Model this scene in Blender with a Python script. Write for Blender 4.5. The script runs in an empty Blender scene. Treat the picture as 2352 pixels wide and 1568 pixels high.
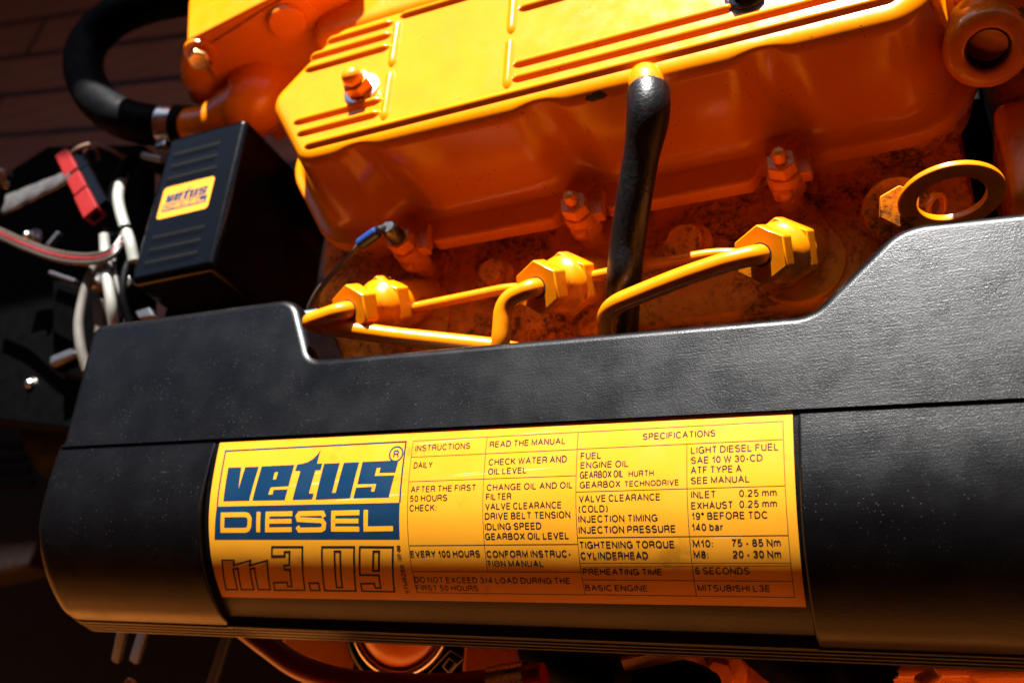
import bpy, bmesh, math, random
from mathutils import Vector, Matrix, noise as mnoise
random.seed(7)
scene = bpy.context.scene
COL = scene.collection
MM = 0.001

# ------------------------------------------------------------------ camera
RIGHT = Vector((0.9197579, 0.05451039, -0.38868242))
DOWN = Vector((-0.14032952, -0.87917466, -0.45536747))
FWD = Vector((-0.366542, 0.47337145, -0.80097843))
CAM = Vector((84.371, -280.362, 300.0))            # millimetres, engine frame: X along the engine, Z up
FPX = 2262.0                                       # focal length for a 2352 wide picture
cam_data = bpy.data.cameras.new('camera')
cam = bpy.data.objects.new('camera', cam_data)
COL.objects.link(cam)
U, B = -DOWN, -FWD
cam.matrix_world = Matrix(((RIGHT.x, U.x, B.x, CAM.x * MM), (RIGHT.y, U.y, B.y, CAM.y * MM),
                           (RIGHT.z, U.z, B.z, CAM.z * MM), (0, 0, 0, 1)))
cam_data.sensor_width = 36.0
cam_data.sensor_fit = 'HORIZONTAL'
cam_data.lens = 36.0 * FPX / 2352.0
cam_data.clip_start = 0.01
cam_data.clip_end = 60.0
cam_data.dof.use_dof = True
cam_data.dof.focus_distance = 0.378
cam_data.dof.aperture_fstop = 9.0
scene.camera = cam

# ------------------------------------------------------------------ light
SUN = Vector((0.05, 0.775, 0.63)).normalized()
world = bpy.data.worlds.new('World')
scene.world = world
world.use_nodes = True
wn = world.node_tree
bg = wn.nodes['Background']
sky = wn.nodes.new('ShaderNodeTexSky')
sky.sky_type = 'NISHITA'
sky.sun_disc = False
sky.sun_elevation = math.asin(SUN.z)
sky.sun_rotation = math.atan2(SUN.x, SUN.y)
sky.altitude = 0
wn.links.new(sky.outputs['Color'], bg.inputs['Color'])
bg.inputs['Strength'].default_value = 0.05
sun_data = bpy.data.lights.new('sun', 'SUN')
sun_data.energy = 5.0
sun_data.angle = math.radians(0.53)
sun_data.color = (1.0, 0.975, 0.945)
sun = bpy.data.objects.new('sun', sun_data)
COL.objects.link(sun)
sun.rotation_euler = SUN.to_track_quat('Z', 'Y').to_euler()
sun.location = SUN * 5
vs = scene.view_settings
vs.view_transform = 'Standard'
vs.look = 'None'
vs.exposure = 2.15
vs.gamma = 1.0
vs.use_curve_mapping = False
scene.cycles.use_denoising = True
scene.cycles.max_bounces = 10
scene.cycles.diffuse_bounces = 6
scene.cycles.glossy_bounces = 5
scene.cycles.sample_clamp_indirect = 6.0

# ------------------------------------------------------------------ pixel rays (2352 wide picture) to points in mm
def ray(u, v):
    return RIGHT * (u - 1176) + DOWN * (v - 784) + FWD * FPX
def PZ(u, v, z):
    d = ray(u, v); return CAM + d * ((z - CAM.z) / d.z)
def PY(u, v, y):
    d = ray(u, v); return CAM + d * ((y - CAM.y) / d.y)
def PX(u, v, x):
    d = ray(u, v); return CAM + d * ((x - CAM.x) / d.x)
def PP(u, v, p0, n):
    d = ray(u, v); return CAM + d * (((p0 - CAM).dot(n)) / d.dot(n))

# ------------------------------------------------------------------ mesh builder
def crom(pts, per=8):
    pts = [Vector(p) for p in pts]
    if len(pts) < 3:
        return [pts[0].lerp(pts[-1], i / per) for i in range(per + 1)]
    out = []
    for i in range(len(pts) - 1):
        p1, p2 = pts[i], pts[i + 1]
        p0 = pts[i - 1] if i else p1 * 2 - p2
        p3 = pts[i + 2] if i + 2 < len(pts) else p2 * 2 - p1
        for k in range(per):
            t = k / per
            out.append(0.5 * ((2 * p1) + (p2 - p0) * t + (2 * p0 - 5 * p1 + 4 * p2 - p3) * t * t
                              + (3 * p1 - p0 - 3 * p2 + p3) * t ** 3))
    out.append(pts[-1])
    return out
def bend(pts, r, seg=6):
    """polyline with its inner corners rounded by radius r"""
    pts = [Vector(p) for p in pts]
    out = [pts[0]]
    for i in range(1, len(pts) - 1):
        a, b, c = pts[i - 1], pts[i], pts[i + 1]
        d1, d2 = (a - b), (c - b)
        k = min(r, d1.length * .48, d2.length * .48)
        s, e = b + d1.normalized() * k, b + d2.normalized() * k
        for j in range(seg + 1):
            t = j / seg
            out.append(s * (1 - t) ** 2 + b * 2 * t * (1 - t) + e * t * t)
    out.append(pts[-1])
    return out
def frame(axis):
    a = Vector(axis).normalized()
    h = Vector((0, 0, 1)) if abs(a.z) < .9 else Vector((1, 0, 0))
    x = h.cross(a).normalized()
    return a, x, a.cross(x)
class MB:
    def __init__(s):
        s.v, s.f = [], []
    def loft(s, rings, closed=True, cap0=True, cap1=True):
        o = len(s.v); n = len(rings[0])
        for r in rings:
            s.v += [Vector(p) for p in r]
        for k in range(len(rings) - 1):
            for i in range(n if closed else n - 1):
                j = (i + 1) % n
                s.f.append((o + k * n + i, o + k * n + j, o + (k + 1) * n + j, o + (k + 1) * n + i))
        if closed and cap0: s.f.append(tuple(o + i for i in range(n))[::-1])
        if closed and cap1: s.f.append(tuple(o + (len(rings) - 1) * n + i for i in range(n)))
        return s
    def tube(s, path, r, n=20, cap=True, smooth=0):
        path = [Vector(p) for p in path]
        if smooth: path = crom(path, smooth)
        m = len(path)
        rad = r if callable(r) else (lambda t: r)
        rings = []; x = None
        for i, p in enumerate(path):
            t = (path[min(i + 1, m - 1)] - path[max(i - 1, 0)]).normalized()
            if x is None:
                _, x, _ = frame(t)
            x = (x - t * x.dot(t)).normalized(); y = t.cross(x)
            rr = rad(i / (m - 1))
            rings.append([p + (x * math.cos(a) + y * math.sin(a)) * rr for a in (2 * math.pi * k / n for k in range(n))])
        return s.loft(rings, True, cap, cap)
    def lathe(s, p, axis, prof, n=40, rot=0, cap=True, sq=1.0):
        a, x, y = frame(axis); p = Vector(p)
        rings = [[p + a * t + (x * math.cos(q) + y * math.sin(q) * sq) * r for q in (2 * math.pi * (k + rot) / n for k in range(n))] for t, r in prof]
        return s.loft(rings, True, cap, cap)
    def hexa(s, p, axis, r, h, rot=0, ch=None):
        ch = r * .08 if ch is None else ch
        return s.lathe(p, axis, [(0, r - ch), (ch * .6, r), (h - ch * .6, r), (h, r - ch)], 6, rot)
    def box(s, lo, hi):
        x0, y0, z0 = lo; x1, y1, z1 = hi
        return s.loft([[(x0, y0, z0), (x1, y0, z0), (x1, y1, z0), (x0, y1, z0)], [(x0, y0, z1), (x1, y0, z1), (x1, y1, z1), (x0, y1, z1)]])
    def prism(s, poly, d):
        d = Vector(d); return s.loft([[Vector(p) for p in poly], [Vector(p) + d for p in poly]])
    def bar(s, a, b, w, h, up=(0, 0, 1)):
        a, b = Vector(a), Vector(b); t = (b - a).normalized(); sd = t.cross(Vector(up)).normalized() * (w / 2); u = sd.cross(t).normalized() * (h / 2)
        return s.loft([[q - sd - u, q + sd - u, q + sd + u, q - sd + u] for q in (a, b)])
    def ring_plate(s, c, axis, r0, r1, th, n=56, rd=.8):
        prof = [(0, r0 + rd * .4), (0, r1 - rd), (rd * .3, r1 - rd * .3), (rd, r1), (th - rd, r1), (th - rd * .3, r1 - rd * .3), (th, r1 - rd), (th, r0 + rd * .4), (th - rd * .5, r0), (rd * .5, r0), (0, r0 + rd * .4)]
        return s.lathe(c, axis, prof, n, cap=False)
WL = {}
def build(mb, name, mat, parent=None, origin=(0, 0, 0), bevel=0, sharp=38, seg=2, flat=False, stuff=None):
    o0 = Vector(origin)
    me = bpy.data.meshes.new(name)
    me.from_pydata([(v - o0) * MM for v in mb.v], [], mb.f)
    bm = bmesh.new(); bm.from_mesh(me)
    bmesh.ops.remove_doubles(bm, verts=bm.verts, dist=1e-6)
    bmesh.ops.recalc_face_normals(bm, faces=bm.faces)
    bm.to_mesh(me); bm.free()
    if not flat:
        me.shade_smooth()
        if not bevel: me.set_sharp_from_angle(angle=math.radians(sharp))
    me.materials.append(mat)
    o = bpy.data.objects.new(name, me); COL.objects.link(o)
    if bevel:
        b = o.modifiers.new('bevel', 'BEVEL'); b.width = bevel * MM; b.segments = seg; b.limit_method = 'ANGLE'; b.angle_limit = math.radians(sharp)
        b.harden_normals = False
    if not flat:
        w = o.modifiers.new('normals', 'WEIGHTED_NORMAL'); w.keep_sharp = not bevel
    WL[o] = o0
    if parent: attach(o, parent)
    else: o.location = o0 * MM
    return o
def attach(o, parent):
    o.parent = parent
    o.location = (WL[o] - WL[parent]) * MM
def tag(o, label=None, cat=None, group=None, kind=None):
    if label: o['label'] = label
    if cat: o['category'] = cat
    if group: o['group'] = group
    if kind: o['kind'] = kind
    return o
def thing(name, label, cat, at, group=None):
    o = bpy.data.objects.new(name, None); COL.objects.link(o)
    o.empty_display_size = .02
    WL[o] = Vector(at); o.location = WL[o] * MM
    return tag(o, label, cat, group)
def copy_part(o, shift):
    """a part and its sub-parts, moved by shift (mm)"""
    c = o.copy(); COL.objects.link(c); WL[c] = WL[o] + Vector(shift)
    c.location = o.location + Vector(shift) * MM
    for ch in o.children:
        d = ch.copy(); COL.objects.link(d); d.parent = c; WL[d] = WL[ch] + Vector(shift)
    return c

# ------------------------------------------------------------------ materials
class NT:
    def __init__(s, name):
        s.m = bpy.data.materials.new(name); s.m.use_nodes = True; s.t = s.m.node_tree
        s.b = s.t.nodes['Principled BSDF']; s.co = s.n('ShaderNodeTexCoord').outputs['Object']
    def n(s, typ, **kw):
        nd = s.t.nodes.new(typ)
        for k, v in kw.items(): setattr(nd, k, v)
        return nd
    def put(s, sock, v):
        if isinstance(v, bpy.types.NodeSocket): s.t.links.new(v, sock)
        else: sock.default_value = v
    def noise(s, scale, detail=4, rough=.55, dist=0, vec=None):
        nd = s.n('ShaderNodeTexNoise'); s.put(nd.inputs['Vector'], vec or s.co)
        nd.inputs['Scale'].default_value = scale; nd.inputs['Detail'].default_value = detail
        nd.inputs['Roughness'].default_value = rough; nd.inputs['Distortion'].default_value = dist
        return nd.outputs['Fac']
    def vor(s, scale, feature='F1', vec=None, rnd=1.0):
        nd = s.n('ShaderNodeTexVoronoi', feature=feature); s.put(nd.inputs['Vector'], vec or s.co)
        nd.inputs['Scale'].default_value = scale; nd.inputs['Randomness'].default_value = rnd
        return nd.outputs['Distance']
    def mapv(s, scale=(1, 1, 1), loc=(0, 0, 0), rot=(0, 0, 0)):
        nd = s.n('ShaderNodeMapping'); s.put(nd.inputs['Vector'], s.co)
        nd.inputs['Scale'].default_value = scale; nd.inputs['Location'].default_value = loc; nd.inputs['Rotation'].default_value = rot
        return nd.outputs['Vector']
    def ramp(s, f, a, b, lo=0.0, hi=1.0, smooth=True):
        nd = s.n('ShaderNodeMapRange'); nd.interpolation_type = 'SMOOTHSTEP' if smooth else 'LINEAR'
        s.put(nd.inputs['Value'], f)
        for k, v in zip(('From Min', 'From Max', 'To Min', 'To Max'), (a, b, lo, hi)): nd.inputs[k].default_value = v
        return nd.outputs['Result']
    def math(s, op, a, b=0.0):
        nd = s.n('ShaderNodeMath', operation=op); s.put(nd.inputs[0], a); s.put(nd.inputs[1], b); return nd.outputs[0]
    def mix(s, f, a, b):
        nd = s.n('ShaderNodeMix', data_type='RGBA'); s.put(nd.inputs[0], f)
        for i, c in ((6, a), (7, b)):
            if isinstance(c, tuple): c = c + (1.0,)
            s.put(nd.inputs[i], c)
        return nd.outputs[2]
    def bump(s, h, strength, dist, prev=None):
        nd = s.n('ShaderNodeBump'); nd.inputs['Strength'].default_value = strength; nd.inputs['Distance'].default_value = dist * MM
        s.put(nd.inputs['Height'], h)
        if prev: s.put(nd.inputs['Normal'], prev)
        return nd.outputs['Normal']
    def blob(s, c, r):
        """0 at the centre of an ellipsoid patch, 1 on its edge (mm)"""
        nd = s.n('ShaderNodeMapping', vector_type='TEXTURE'); s.put(nd.inputs['Vector'], s.co)
        nd.inputs['Location'].default_value = Vector(c) * MM; nd.inputs['Scale'].default_value = Vector(r) * MM
        l = s.n('ShaderNodeVectorMath', operation='LENGTH'); s.put(l.inputs[0], nd.outputs['Vector'])
        return l.outputs['Value']
    def done(s, color, rough, normal=None, metal=0.0, spec=.5, coat=0.0, **kw):
        if isinstance(color, tuple): color = color + (1.0,)
        s.put(s.b.inputs['Base Color'], color); s.put(s.b.inputs['Roughness'], rough)
        s.put(s.b.inputs['Metallic'], metal); s.b.inputs['Specular IOR Level'].default_value = spec
        if coat:
            s.b.inputs['Coat Weight'].default_value = coat; s.b.inputs['Coat Roughness'].default_value = .06
        if normal: s.put(s.b.inputs['Normal'], normal)
        return s.m

ORANGE = (0.74, 0.197, 0.0009)
def paint(name, dirt=.0, chips=(), color=ORANGE, rough=.24, lumps=.25, speck=.0, spec=.5):
    t = NT(name)
    big = t.noise(45, 3)
    col = t.mix(t.ramp(big, .3, .7), color, tuple(c * k for c, k in zip(color, (.95, .9, 1))))
    rg = t.ramp(t.noise(120, 4), .3, .7, rough - .04, rough + .06)
    nrm = t.bump(t.noise(160, 3), lumps, .18)
    nrm = t.bump(t.noise(1400, 2), .12, .03, nrm)
    if dirt:
        a = t.noise(38, 9, .72, .8); b = t.noise(300, 6, .75)
        m = t.math('MULTIPLY', t.ramp(a, .60 - .17 * dirt, .74 - .12 * dirt), t.ramp(b, .42, .60))
        stain = t.ramp(t.noise(38, 5, .6, .3), .42, .72, 0, .42 * min(1, dirt))
        col = t.mix(stain, col, (.10, .036, .006))
        col = t.mix(t.math('MULTIPLY', m, min(1.0, .45 + .3 * dirt)), col, (.014, .009, .006))
        rg = t.math('ADD', rg, t.math('MULTIPLY', t.math('MAXIMUM', m, stain), .45))
        nrm = t.bump(m, .5, .15, nrm)
    if speck:
        d = t.vor(430); m = t.math('MULTIPLY', t.ramp(d, .10, .16, 1, 0), t.ramp(t.noise(60, 2), .60 - .1 * speck, .66))
        col = t.mix(m, col, (.03, .012, .004))
    if chips:
        e = None
        for c, r in chips:
            q = t.blob(c, r); e = q if e is None else t.math('MINIMUM', e, q)
        e = t.math('ADD', e, t.math('MULTIPLY', t.math('SUBTRACT', t.noise(380, 4, .6), .5), 1.1))
        m = t.ramp(e, .93, 1.0, 1, 0)
        col = t.mix(m, col, (.06, .055, .06)); rg = t.math('ADD', rg, t.math('MULTIPLY', m, .2))
        nrm = t.bump(m, -1.0, .25, nrm)
    return t.done(col, rg, nrm, spec=spec)
def plain(name, color, rough, metal=0., spec=.5, bump=0., scale=400, bd=.1, vary=.0, coat=0.):
    t = NT(name); col = color
    if vary: col = t.mix(t.ramp(t.noise(scale * .3, 5), .35, .7), color, tuple(c * (1 - vary) for c in color))
    nrm = t.bump(t.noise(scale, 4), bump, bd) if bump else None
    rg = t.ramp(t.noise(scale * .5, 3), .3, .7, rough * .88, min(1, rough * 1.15))
    return t.done(col, rg, nrm, metal, spec, coat)
def plastic_grain(name, streak=.4, dust=1.0):
    t = NT(name)
    g1 = t.noise(1500, 3, .65)
    sv = t.mapv((70, 1300, 1300)); g2 = t.noise(1.0, 4, .6, 0, sv)
    g3 = t.noise(140, 3)
    nrm = t.bump(g1, .8, .105)
    nrm = t.bump(g2, streak, .10, nrm)
    nrm = t.bump(g3, .12, .4, nrm)
    col = t.mix(t.ramp(t.noise(25, 4), .35, .7), (.0010, .0011, .0015), (.0017, .0018, .0023))
    d = t.vor(210); pick = t.ramp(t.noise(90, 2, .5), .62, .66)
    m = t.math('MULTIPLY', t.ramp(d, .035, .065, 1, 0), pick)
    d2 = t.vor(640); m2 = t.math('MULTIPLY', t.ramp(d2, .07, .13, 1, 0), t.ramp(t.noise(70, 4, .7), .46, .56))
    m = t.math('MULTIPLY', t.math('MAXIMUM', m, m2), dust)
    sc = t.noise(1.0, 2, .5, 0, t.mapv((16, 700, 700), rot=(0, 0, math.radians(9))))
    scm = t.math('MULTIPLY', t.ramp(sc, .71, .73), t.ramp(t.noise(30, 2), .55, .66))
    col = t.mix(t.math('MULTIPLY', t.math('MAXIMUM', m, t.math('MULTIPLY', scm, .35)), .8), col, (.075, .07, .062))
    rg = t.math('ADD', t.ramp(t.noise(60, 4), .3, .7, .27, .34), t.ramp(t.noise(11, 5, .65, .6), .35, .65, 0, .05))
    return t.done(col, rg, nrm, spec=.235)

M = {}
M['cover_paint'] = paint('orange_cover_paint', 0, rough=.19, spec=.3, chips=[((-22.5, 11.2, -2.5), (6.4, 2.8, 2.8)), ((100, 27.0, 0), (13, 2.6, 3)), ((88, 30.5, 0), (8, 2.0, 3)),
                         ((50.5, 13.0, -1), (3.6, .7, 2)), ((44.5, 38, .5), (8, 3.2, 3))], speck=.9)
M['paint'] = paint('orange_paint', .0)
M['paint_some_dirt'] = paint('orange_paint_some_dirt', .7, spec=.3)
M['paint_dirty'] = paint('orange_paint_dirty', 1.3, lumps=.6, rough=.5, spec=.1)
M['paint_grime'] = paint('orange_paint_grime', 1.4, lumps=.8, rough=.55, spec=.1)
M['paint_chip_port'] = paint('orange_paint_chipped', .3, chips=[(PZ(2345, 60, -18), (5, 7, 7)), (PZ(2325, 10, -25), (4, 4, 5))])
M['plastic'] = plastic_grain('black_grained_plastic')
M['black'] = plain('satin_black_plastic', (.0007, .0007, .0009), .15, spec=.14, bump=.10, scale=700, bd=.06)
M['black_metal'] = plain('black_enamel_metal', (.0005, .0005, .0005), .6, spec=.02, bump=.35, scale=260, bd=.2, vary=.4)
M['rubber'] = plain('black_rubber', (.003, .0029, .0029), .36, bump=.9, scale=850, bd=.22)
M['rubber_smooth'] = plain('black_smooth_rubber', (.0008, .0008, .0011), .6, spec=.06, bump=.2, scale=300, bd=.1)
M['steel'] = plain('zinc_steel', (.62, .60, .57), .28, 1.0, bump=.2, scale=500, bd=.08)
M['steel_dull'] = plain('dull_grey_steel', (.055, .055, .065), .5, .6, bump=.3, scale=400, bd=.1)
M['steel_dark'] = plain('dark_bare_steel', (.10, .10, .11), .35, .9, bump=.3, scale=500, bd=.1)
M['brass'] = plain('brass_bolt', (.75, .42, .14), .25, 1.0, bump=.2, scale=500, bd=.08)
M['red'] = plain('red_connector_plastic', (.17, .004, .003), .5, spec=.2, bump=.2, scale=500, bd=.05)
M['white'] = plain('white_sleeve_plastic', (.26, .255, .22), .42, bump=.1, scale=300, bd=.05, vary=.12)
M['clear'] = plain('smoky_clear_sheath', (.045, .036, .028), .3, bump=.1, scale=300, bd=.05)
M['grey_cable'] = plain('grey_beige_cable', (.11, .098, .082), .5, bump=.2, scale=300, bd=.05)
M['pink_wire'] = plain('pinkish_wire', (.22, .15, .105), .4)
M['red_wire'] = plain('red_wire', (.13, .003, .004), .4)
M['red_hose'] = plain('red_rubber_hose', (.2, .006, .002), .35, bump=.2, scale=300, bd=.1)
M['blue'] = plain('blue_crimp_plastic', (.006, .03, .14), .4)
M['brown_wire'] = plain('grey_brown_wire', (.10, .06, .04), .4)
M['teal'] = plain('teal_plastic', (.02, .05, .045), .5)
M['chrome'] = plain('plated_rim', (.7, .6, .5), .22, 1.0)
M['foil'] = plain('crinkled_clear_sleeve', (.09, .083, .08), .25, .3, bump=1.0, scale=220, bd=.9)
M['gasket'] = plain('dark_gasket_and_hole_shade', (.02, .012, .008), .7, bump=.4, scale=400, bd=.2)  # also stands in for shade in the port hole and pipe gaps
def sticker_mat():
    t = NT('yellow_sticker_vinyl')
    col = t.mix(t.ramp(t.noise(35, 4), .4, .7), (.58, .240, .0105), (.55, .224, .009))
    sm = t.math('MULTIPLY', t.ramp(t.noise(60, 5, .65), .58, .74), .42)
    col = t.mix(sm, col, (.14, .055, .004))
    sc = t.noise(1.0, 2, .5, 0, t.mapv((12, 520, 520), rot=(0, 0, math.radians(-6))))
    col = t.mix(t.math('MULTIPLY', t.ramp(sc, .69, .715), .5), col, (.5, .38, .2))
    nrm = t.bump(t.noise(110, 3), .25, .12)
    return t.done(col, t.ramp(t.noise(80, 3), .3, .7, .30, .38), nrm)
M['sticker'] = sticker_mat()
M['ink_blue'] = plain('blue_print', (.0010, .020, .052), .35, bump=.15, scale=110, bd=.1)
M['ink_dark'] = plain('dark_blue_green_print', (.0012, .006, .010), .4)
M['ink_yellow'] = M['sticker']
M['ink_pale'] = plain('pale_print', (.36, .24, .16), .5)
def teak(name, k, rot, row, tint=(1, 1, 1)):
    t = NT(name)
    nd = t.n('ShaderNodeTexBrick'); t.put(nd.inputs['Vector'], t.mapv(rot=(0, 0, math.radians(rot))))
    nd.inputs['Scale'].default_value = 1.0; nd.inputs['Brick Width'].default_value = 0.62; nd.inputs['Row Height'].default_value = row
    nd.inputs['Mortar Size'].default_value = 0.0045; nd.inputs['Mortar Smooth'].default_value = .1
    c = lambda r, g, b: (r * k * tint[0], g * k * tint[1], b * k * tint[2])
    nd.inputs['Color1'].default_value = c(.20, .074, .028) + (1,); nd.inputs['Color2'].default_value = c(.26, .10, .04) + (1,); nd.inputs['Mortar'].default_value = (.004, .004, .004, 1)
    g = t.noise(1.0, 5, .6, .3, t.mapv((14, 160, 60), rot=(0, 0, math.radians(rot))))
    col = t.mix(t.ramp(g, .3, .75, 0, .55), nd.outputs['Color'], c(.10, .033, .012))
    return t.done(col, .5, t.bump(g, .2, .3))
M['teak'] = teak('teak_planks', .6, 0, .085)
M['teak_sole'] = teak('teak_sole_planks', 1.05, 12, .06)
M['bounce_teak'] = teak('bounce_teak_planks', 2.25, 0, .06, (1.45, 1.12, .4))  # brightened and warmed for the light bounced off the unseen front floor
M['bilge'] = plain('dark_bilge_paint', (.0012, .001, .001), .7, spec=.08, bump=.3, scale=60, bd=1)

# ================================================================== STRUCTURE
def struct(name, mb, mat, **k):
    o = build(mb, name, mat, **k); o['kind'] = 'structure'; return o
struct('cabin_sole', MB().box((-2200, 130, -300), (-330, 760, -262)), M['teak_sole'], flat=True)
struct('bilge', MB().box((-2200, -420, -420), (900, 1000, -380)), M['bilge'], flat=True)
struct('bounce_floor', MB().box((-1690, -1690, -300), (1490, -292, -110)), M['bounce_teak'], flat=True)  # unseen floor added in front to bounce warm light onto the cover
struct('sky_block_roof', MB().box((-1700, -1700, 820), (1600, 480, 860)), M['teak'], flat=True)  # unseen roof added to cut sky fill and limit the sun patch
struct('sky_block_walls', MB().box((-1740, -1700, -300), (-1700, 800, 820)).box((1500, -1700, -300), (1540, 800, 820)).box((-1740, -1740, -300), (1540, -1700, 820)), M['teak'], flat=True)  # unseen walls added to keep sky light off the shaded sides
lk = thing('sun_block_panel', 'unseen teak panel added behind the engine bay to block the sun', 'sun blocker', (0, 800, -300))  # unseen stepped panel, added to shade the planks and hose loop
build(MB().box((-2200, 770, -300), (-284, 800, 464)).box((-283.9, 770, -300), (700, 800, 160)), 'panel', M['teak'], lk, flat=True)

# ================================================================== ENGINE
eng = thing('marine_engine', 'orange painted diesel engine block and head with ribbed yellow lit rocker cover', 'engine', (0, 0, -300))

def rounded(poly, seg=9):
    """poly: (x, y, corner radius)"""
    n = len(poly); out = []
    for i in range(n):
        a, b, c = (Vector(poly[(i + k) % n][:2]) for k in (-1, 0, 1)); r = poly[i][2]
        if r <= 0: out.append(b); continue
        d1, d2 = (a - b).normalized(), (c - b).normalized()
        half = math.acos(max(-1, min(1, d1.dot(d2)))) / 2
        k = min(r / math.tan(half), (a - b).length * .49, (c - b).length * .49)
        s, e = b + d1 * k, b + d2 * k
        cen = b + (d1 + d2).normalized() * (k / math.cos(half)); rr = (s - cen).length
        a0 = math.atan2(s.y - cen.y, s.x - cen.x); a1 = math.atan2(e.y - cen.y, e.x - cen.x)
        da = (a1 - a0 + math.pi) % (2 * math.pi) - math.pi
        for j in range(seg + 1):
            q = a0 + da * j / seg; out.append(cen + Vector((math.cos(q), math.sin(q))) * rr)
    return out
def resample(pts, step):
    out = []; n = len(pts)
    for i in range(n):
        a, b = pts[i], pts[(i + 1) % n]; L = (b - a).length
        if L < 1e-6: continue
        m = max(1, round(L / step))
        out += [a.lerp(b, k / m) for k in range(m)]
    return out
def normals2(pts):
    n = len(pts); res = []
    for i in range(n):
        t = (pts[(i + 1) % n] - pts[i - 1]).normalized(); res.append(Vector((t.y, -t.x)))
    return res
# ---- rocker cover
outline = [(-200.5, 61, 13), (-172, 13.2, 15), (112, 9.8, 17), (112, 103, 17), (-164, 101, 16)]
ol = resample(rounded(outline), 2.2)
on = normals2(ol)
STUDX = (-132.6, -43.6, 47.6)
def recess(p, nrm, z):
    if nrm.y > -.7: return 0
    d = 0
    for sx, tx in zip(STUDX, (-141, -48.5, 47.5)):
        k = min(1, max(0, -z / 40)); cx = tx * (1 - k) + sx * k; w = 13 + 6 * k
        q = abs(p.x - cx) / w
        if q < 1: d += (2.9 + 2.4 * k) * (.5 + .5 * math.cos(math.pi * q))
    return d
def flange_out(p, nrm):
    """the flange reaches further out between the studs on the front"""
    if nrm.y > -.7: return 0
    e = 0
    for a, b in ((-123, -55), (-33, 36)):
        q = min(p.x - a, b - p.x)
        e = max(e, min(1, max(0, (q + 2) / 4)))
    return e * 8
prof = [(-8.2, 0)] + [(-7.5 + 7.5 * math.sin(a), -7.5 + 7.5 * math.cos(a)) for a in (math.radians(q) for q in (12, 25, 38, 51, 64, 77, 90))]
prof += [(1.5, -14), (3.2, -22), (5.4, -32), (7, -40), (8.2, -44.0), (10.2, -46.4), (12.6, -47.4), (15, -47.8), (16.4, -48.3), (17, -49.4), (17, -55.2), (16.4, -56)]
mb = MB(); rings = []
for k, (o, z) in enumerate(prof):
    r = []
    for p, nn in zip(ol, on):
        oo = o
        if z < -.4 and z > -47: oo -= recess(p, nn, z) * min(1, (-z) / 4) * (1 if z > -40 else max(0, (z + 47) / 7))
        if z <= -47.8: oo += flange_out(p, nn)
        q = p + nn * oo; r.append((q.x, q.y, z))
    rings.append(r)
mb.loft(rings)
def rib(x0, x1, y, along='x', h=2.1, w=3.1, taper=4.5):
    secs = []; L = x1 - x0; n = max(10, int(L / 3))
    us = sorted(set([0, .4, .9, 1.5, 2.3, 3.2, taper, L, L - .4, L - .9, L - 1.5, L - 2.3, L - 3.2, L - taper] + [taper + (L - 2 * taper) * i / n for i in range(n + 1)]))
    for u in us:
        e = min(u, L - u); k = 1 if e >= taper else math.sin(math.pi / 2 * max(0, e) / taper) ** .8
        row = []
        for j in range(17):
            t = -1 + 2 * j / 16
            hh = h * k * (math.cos(math.pi / 2 * t) ** 1.5 if abs(t) < 1 else 0) - .12
            c = w * t * (.35 + .65 * k)
            row.append((x0 + u, y + c, hh) if along == 'x' else (y + c, x0 + u, hh))
        secs.append(row)
    mb.loft(secs, closed=False)
S = -0.0125                                          # the front ribs run a hair off the axis, as cast
for x0, x1, y in ((-179.5, -128.5, 40.6), (-176, -128.5, 32.4), (-170, 101, 23.0),
                  (-168.5, -128.5, 91.4), (-177, -128.5, 83.2), (-179, -128.5, 75), (-126, 101, 94),
                  (-61.5, 40, 40.2), (-61.5, 104, 31.6), (-60.5, 104, 75), (-60.5, 104, 83.5)):
    rib(x0, x1, y)
for x, spans in ((-126.2, ((26.5, 58.5), (60, 92))), (-63.0, ((26.5, 58.5), (60, 92)))):
    for y0, y1 in spans: rib(y0, y1, x, 'y', 1.7, 3.0)
cover = build(mb, 'valve_cover', M['cover_paint'], eng, sharp=60)
# cap nuts on the cover
def cap_nut(x, y, mat, dome=True):
    n = MB().lathe((x, y, 1.2), (0, 0, 1), [(0, 6.9), (.5, 7.4), (5.6, 7.4), (6.2, 6.7)], 6, .3)
    if dome: n.lathe((x, y, 6.0), (0, 0, 1), [(0, 5.2), (3.6, 5.1), (5.6, 4.6), (7.0, 3.2), (7.6, 1.0)], 24)
    o = build(n, 'cap_nut', mat, cover, bevel=.35)
    build(MB().lathe((x, y, 0), (0, 0, 1), [(-.2, 9.8), (.8, 9.6), (1.3, 8.8), (1.4, 6)], 36), 'washer', M['steel'] if dome else M['steel_dark'], o)
    return o
cap_nut(-141.5, 50.5, M['paint'])
cap_nut(44.5, 47.0, M['steel_dark'], False)
hs = MB().tube([PY(1482, 172, 21) - Vector((0, 0, 3)), PY(1485, 190, 14), PY(1488, 207, 9), PY(1489, 226, 4)], lambda t: 8.4 - 1.8 * t, 28, smooth=5)
build(hs, 'hose_spigot', M['paint'], cover, sharp=50)

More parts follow.
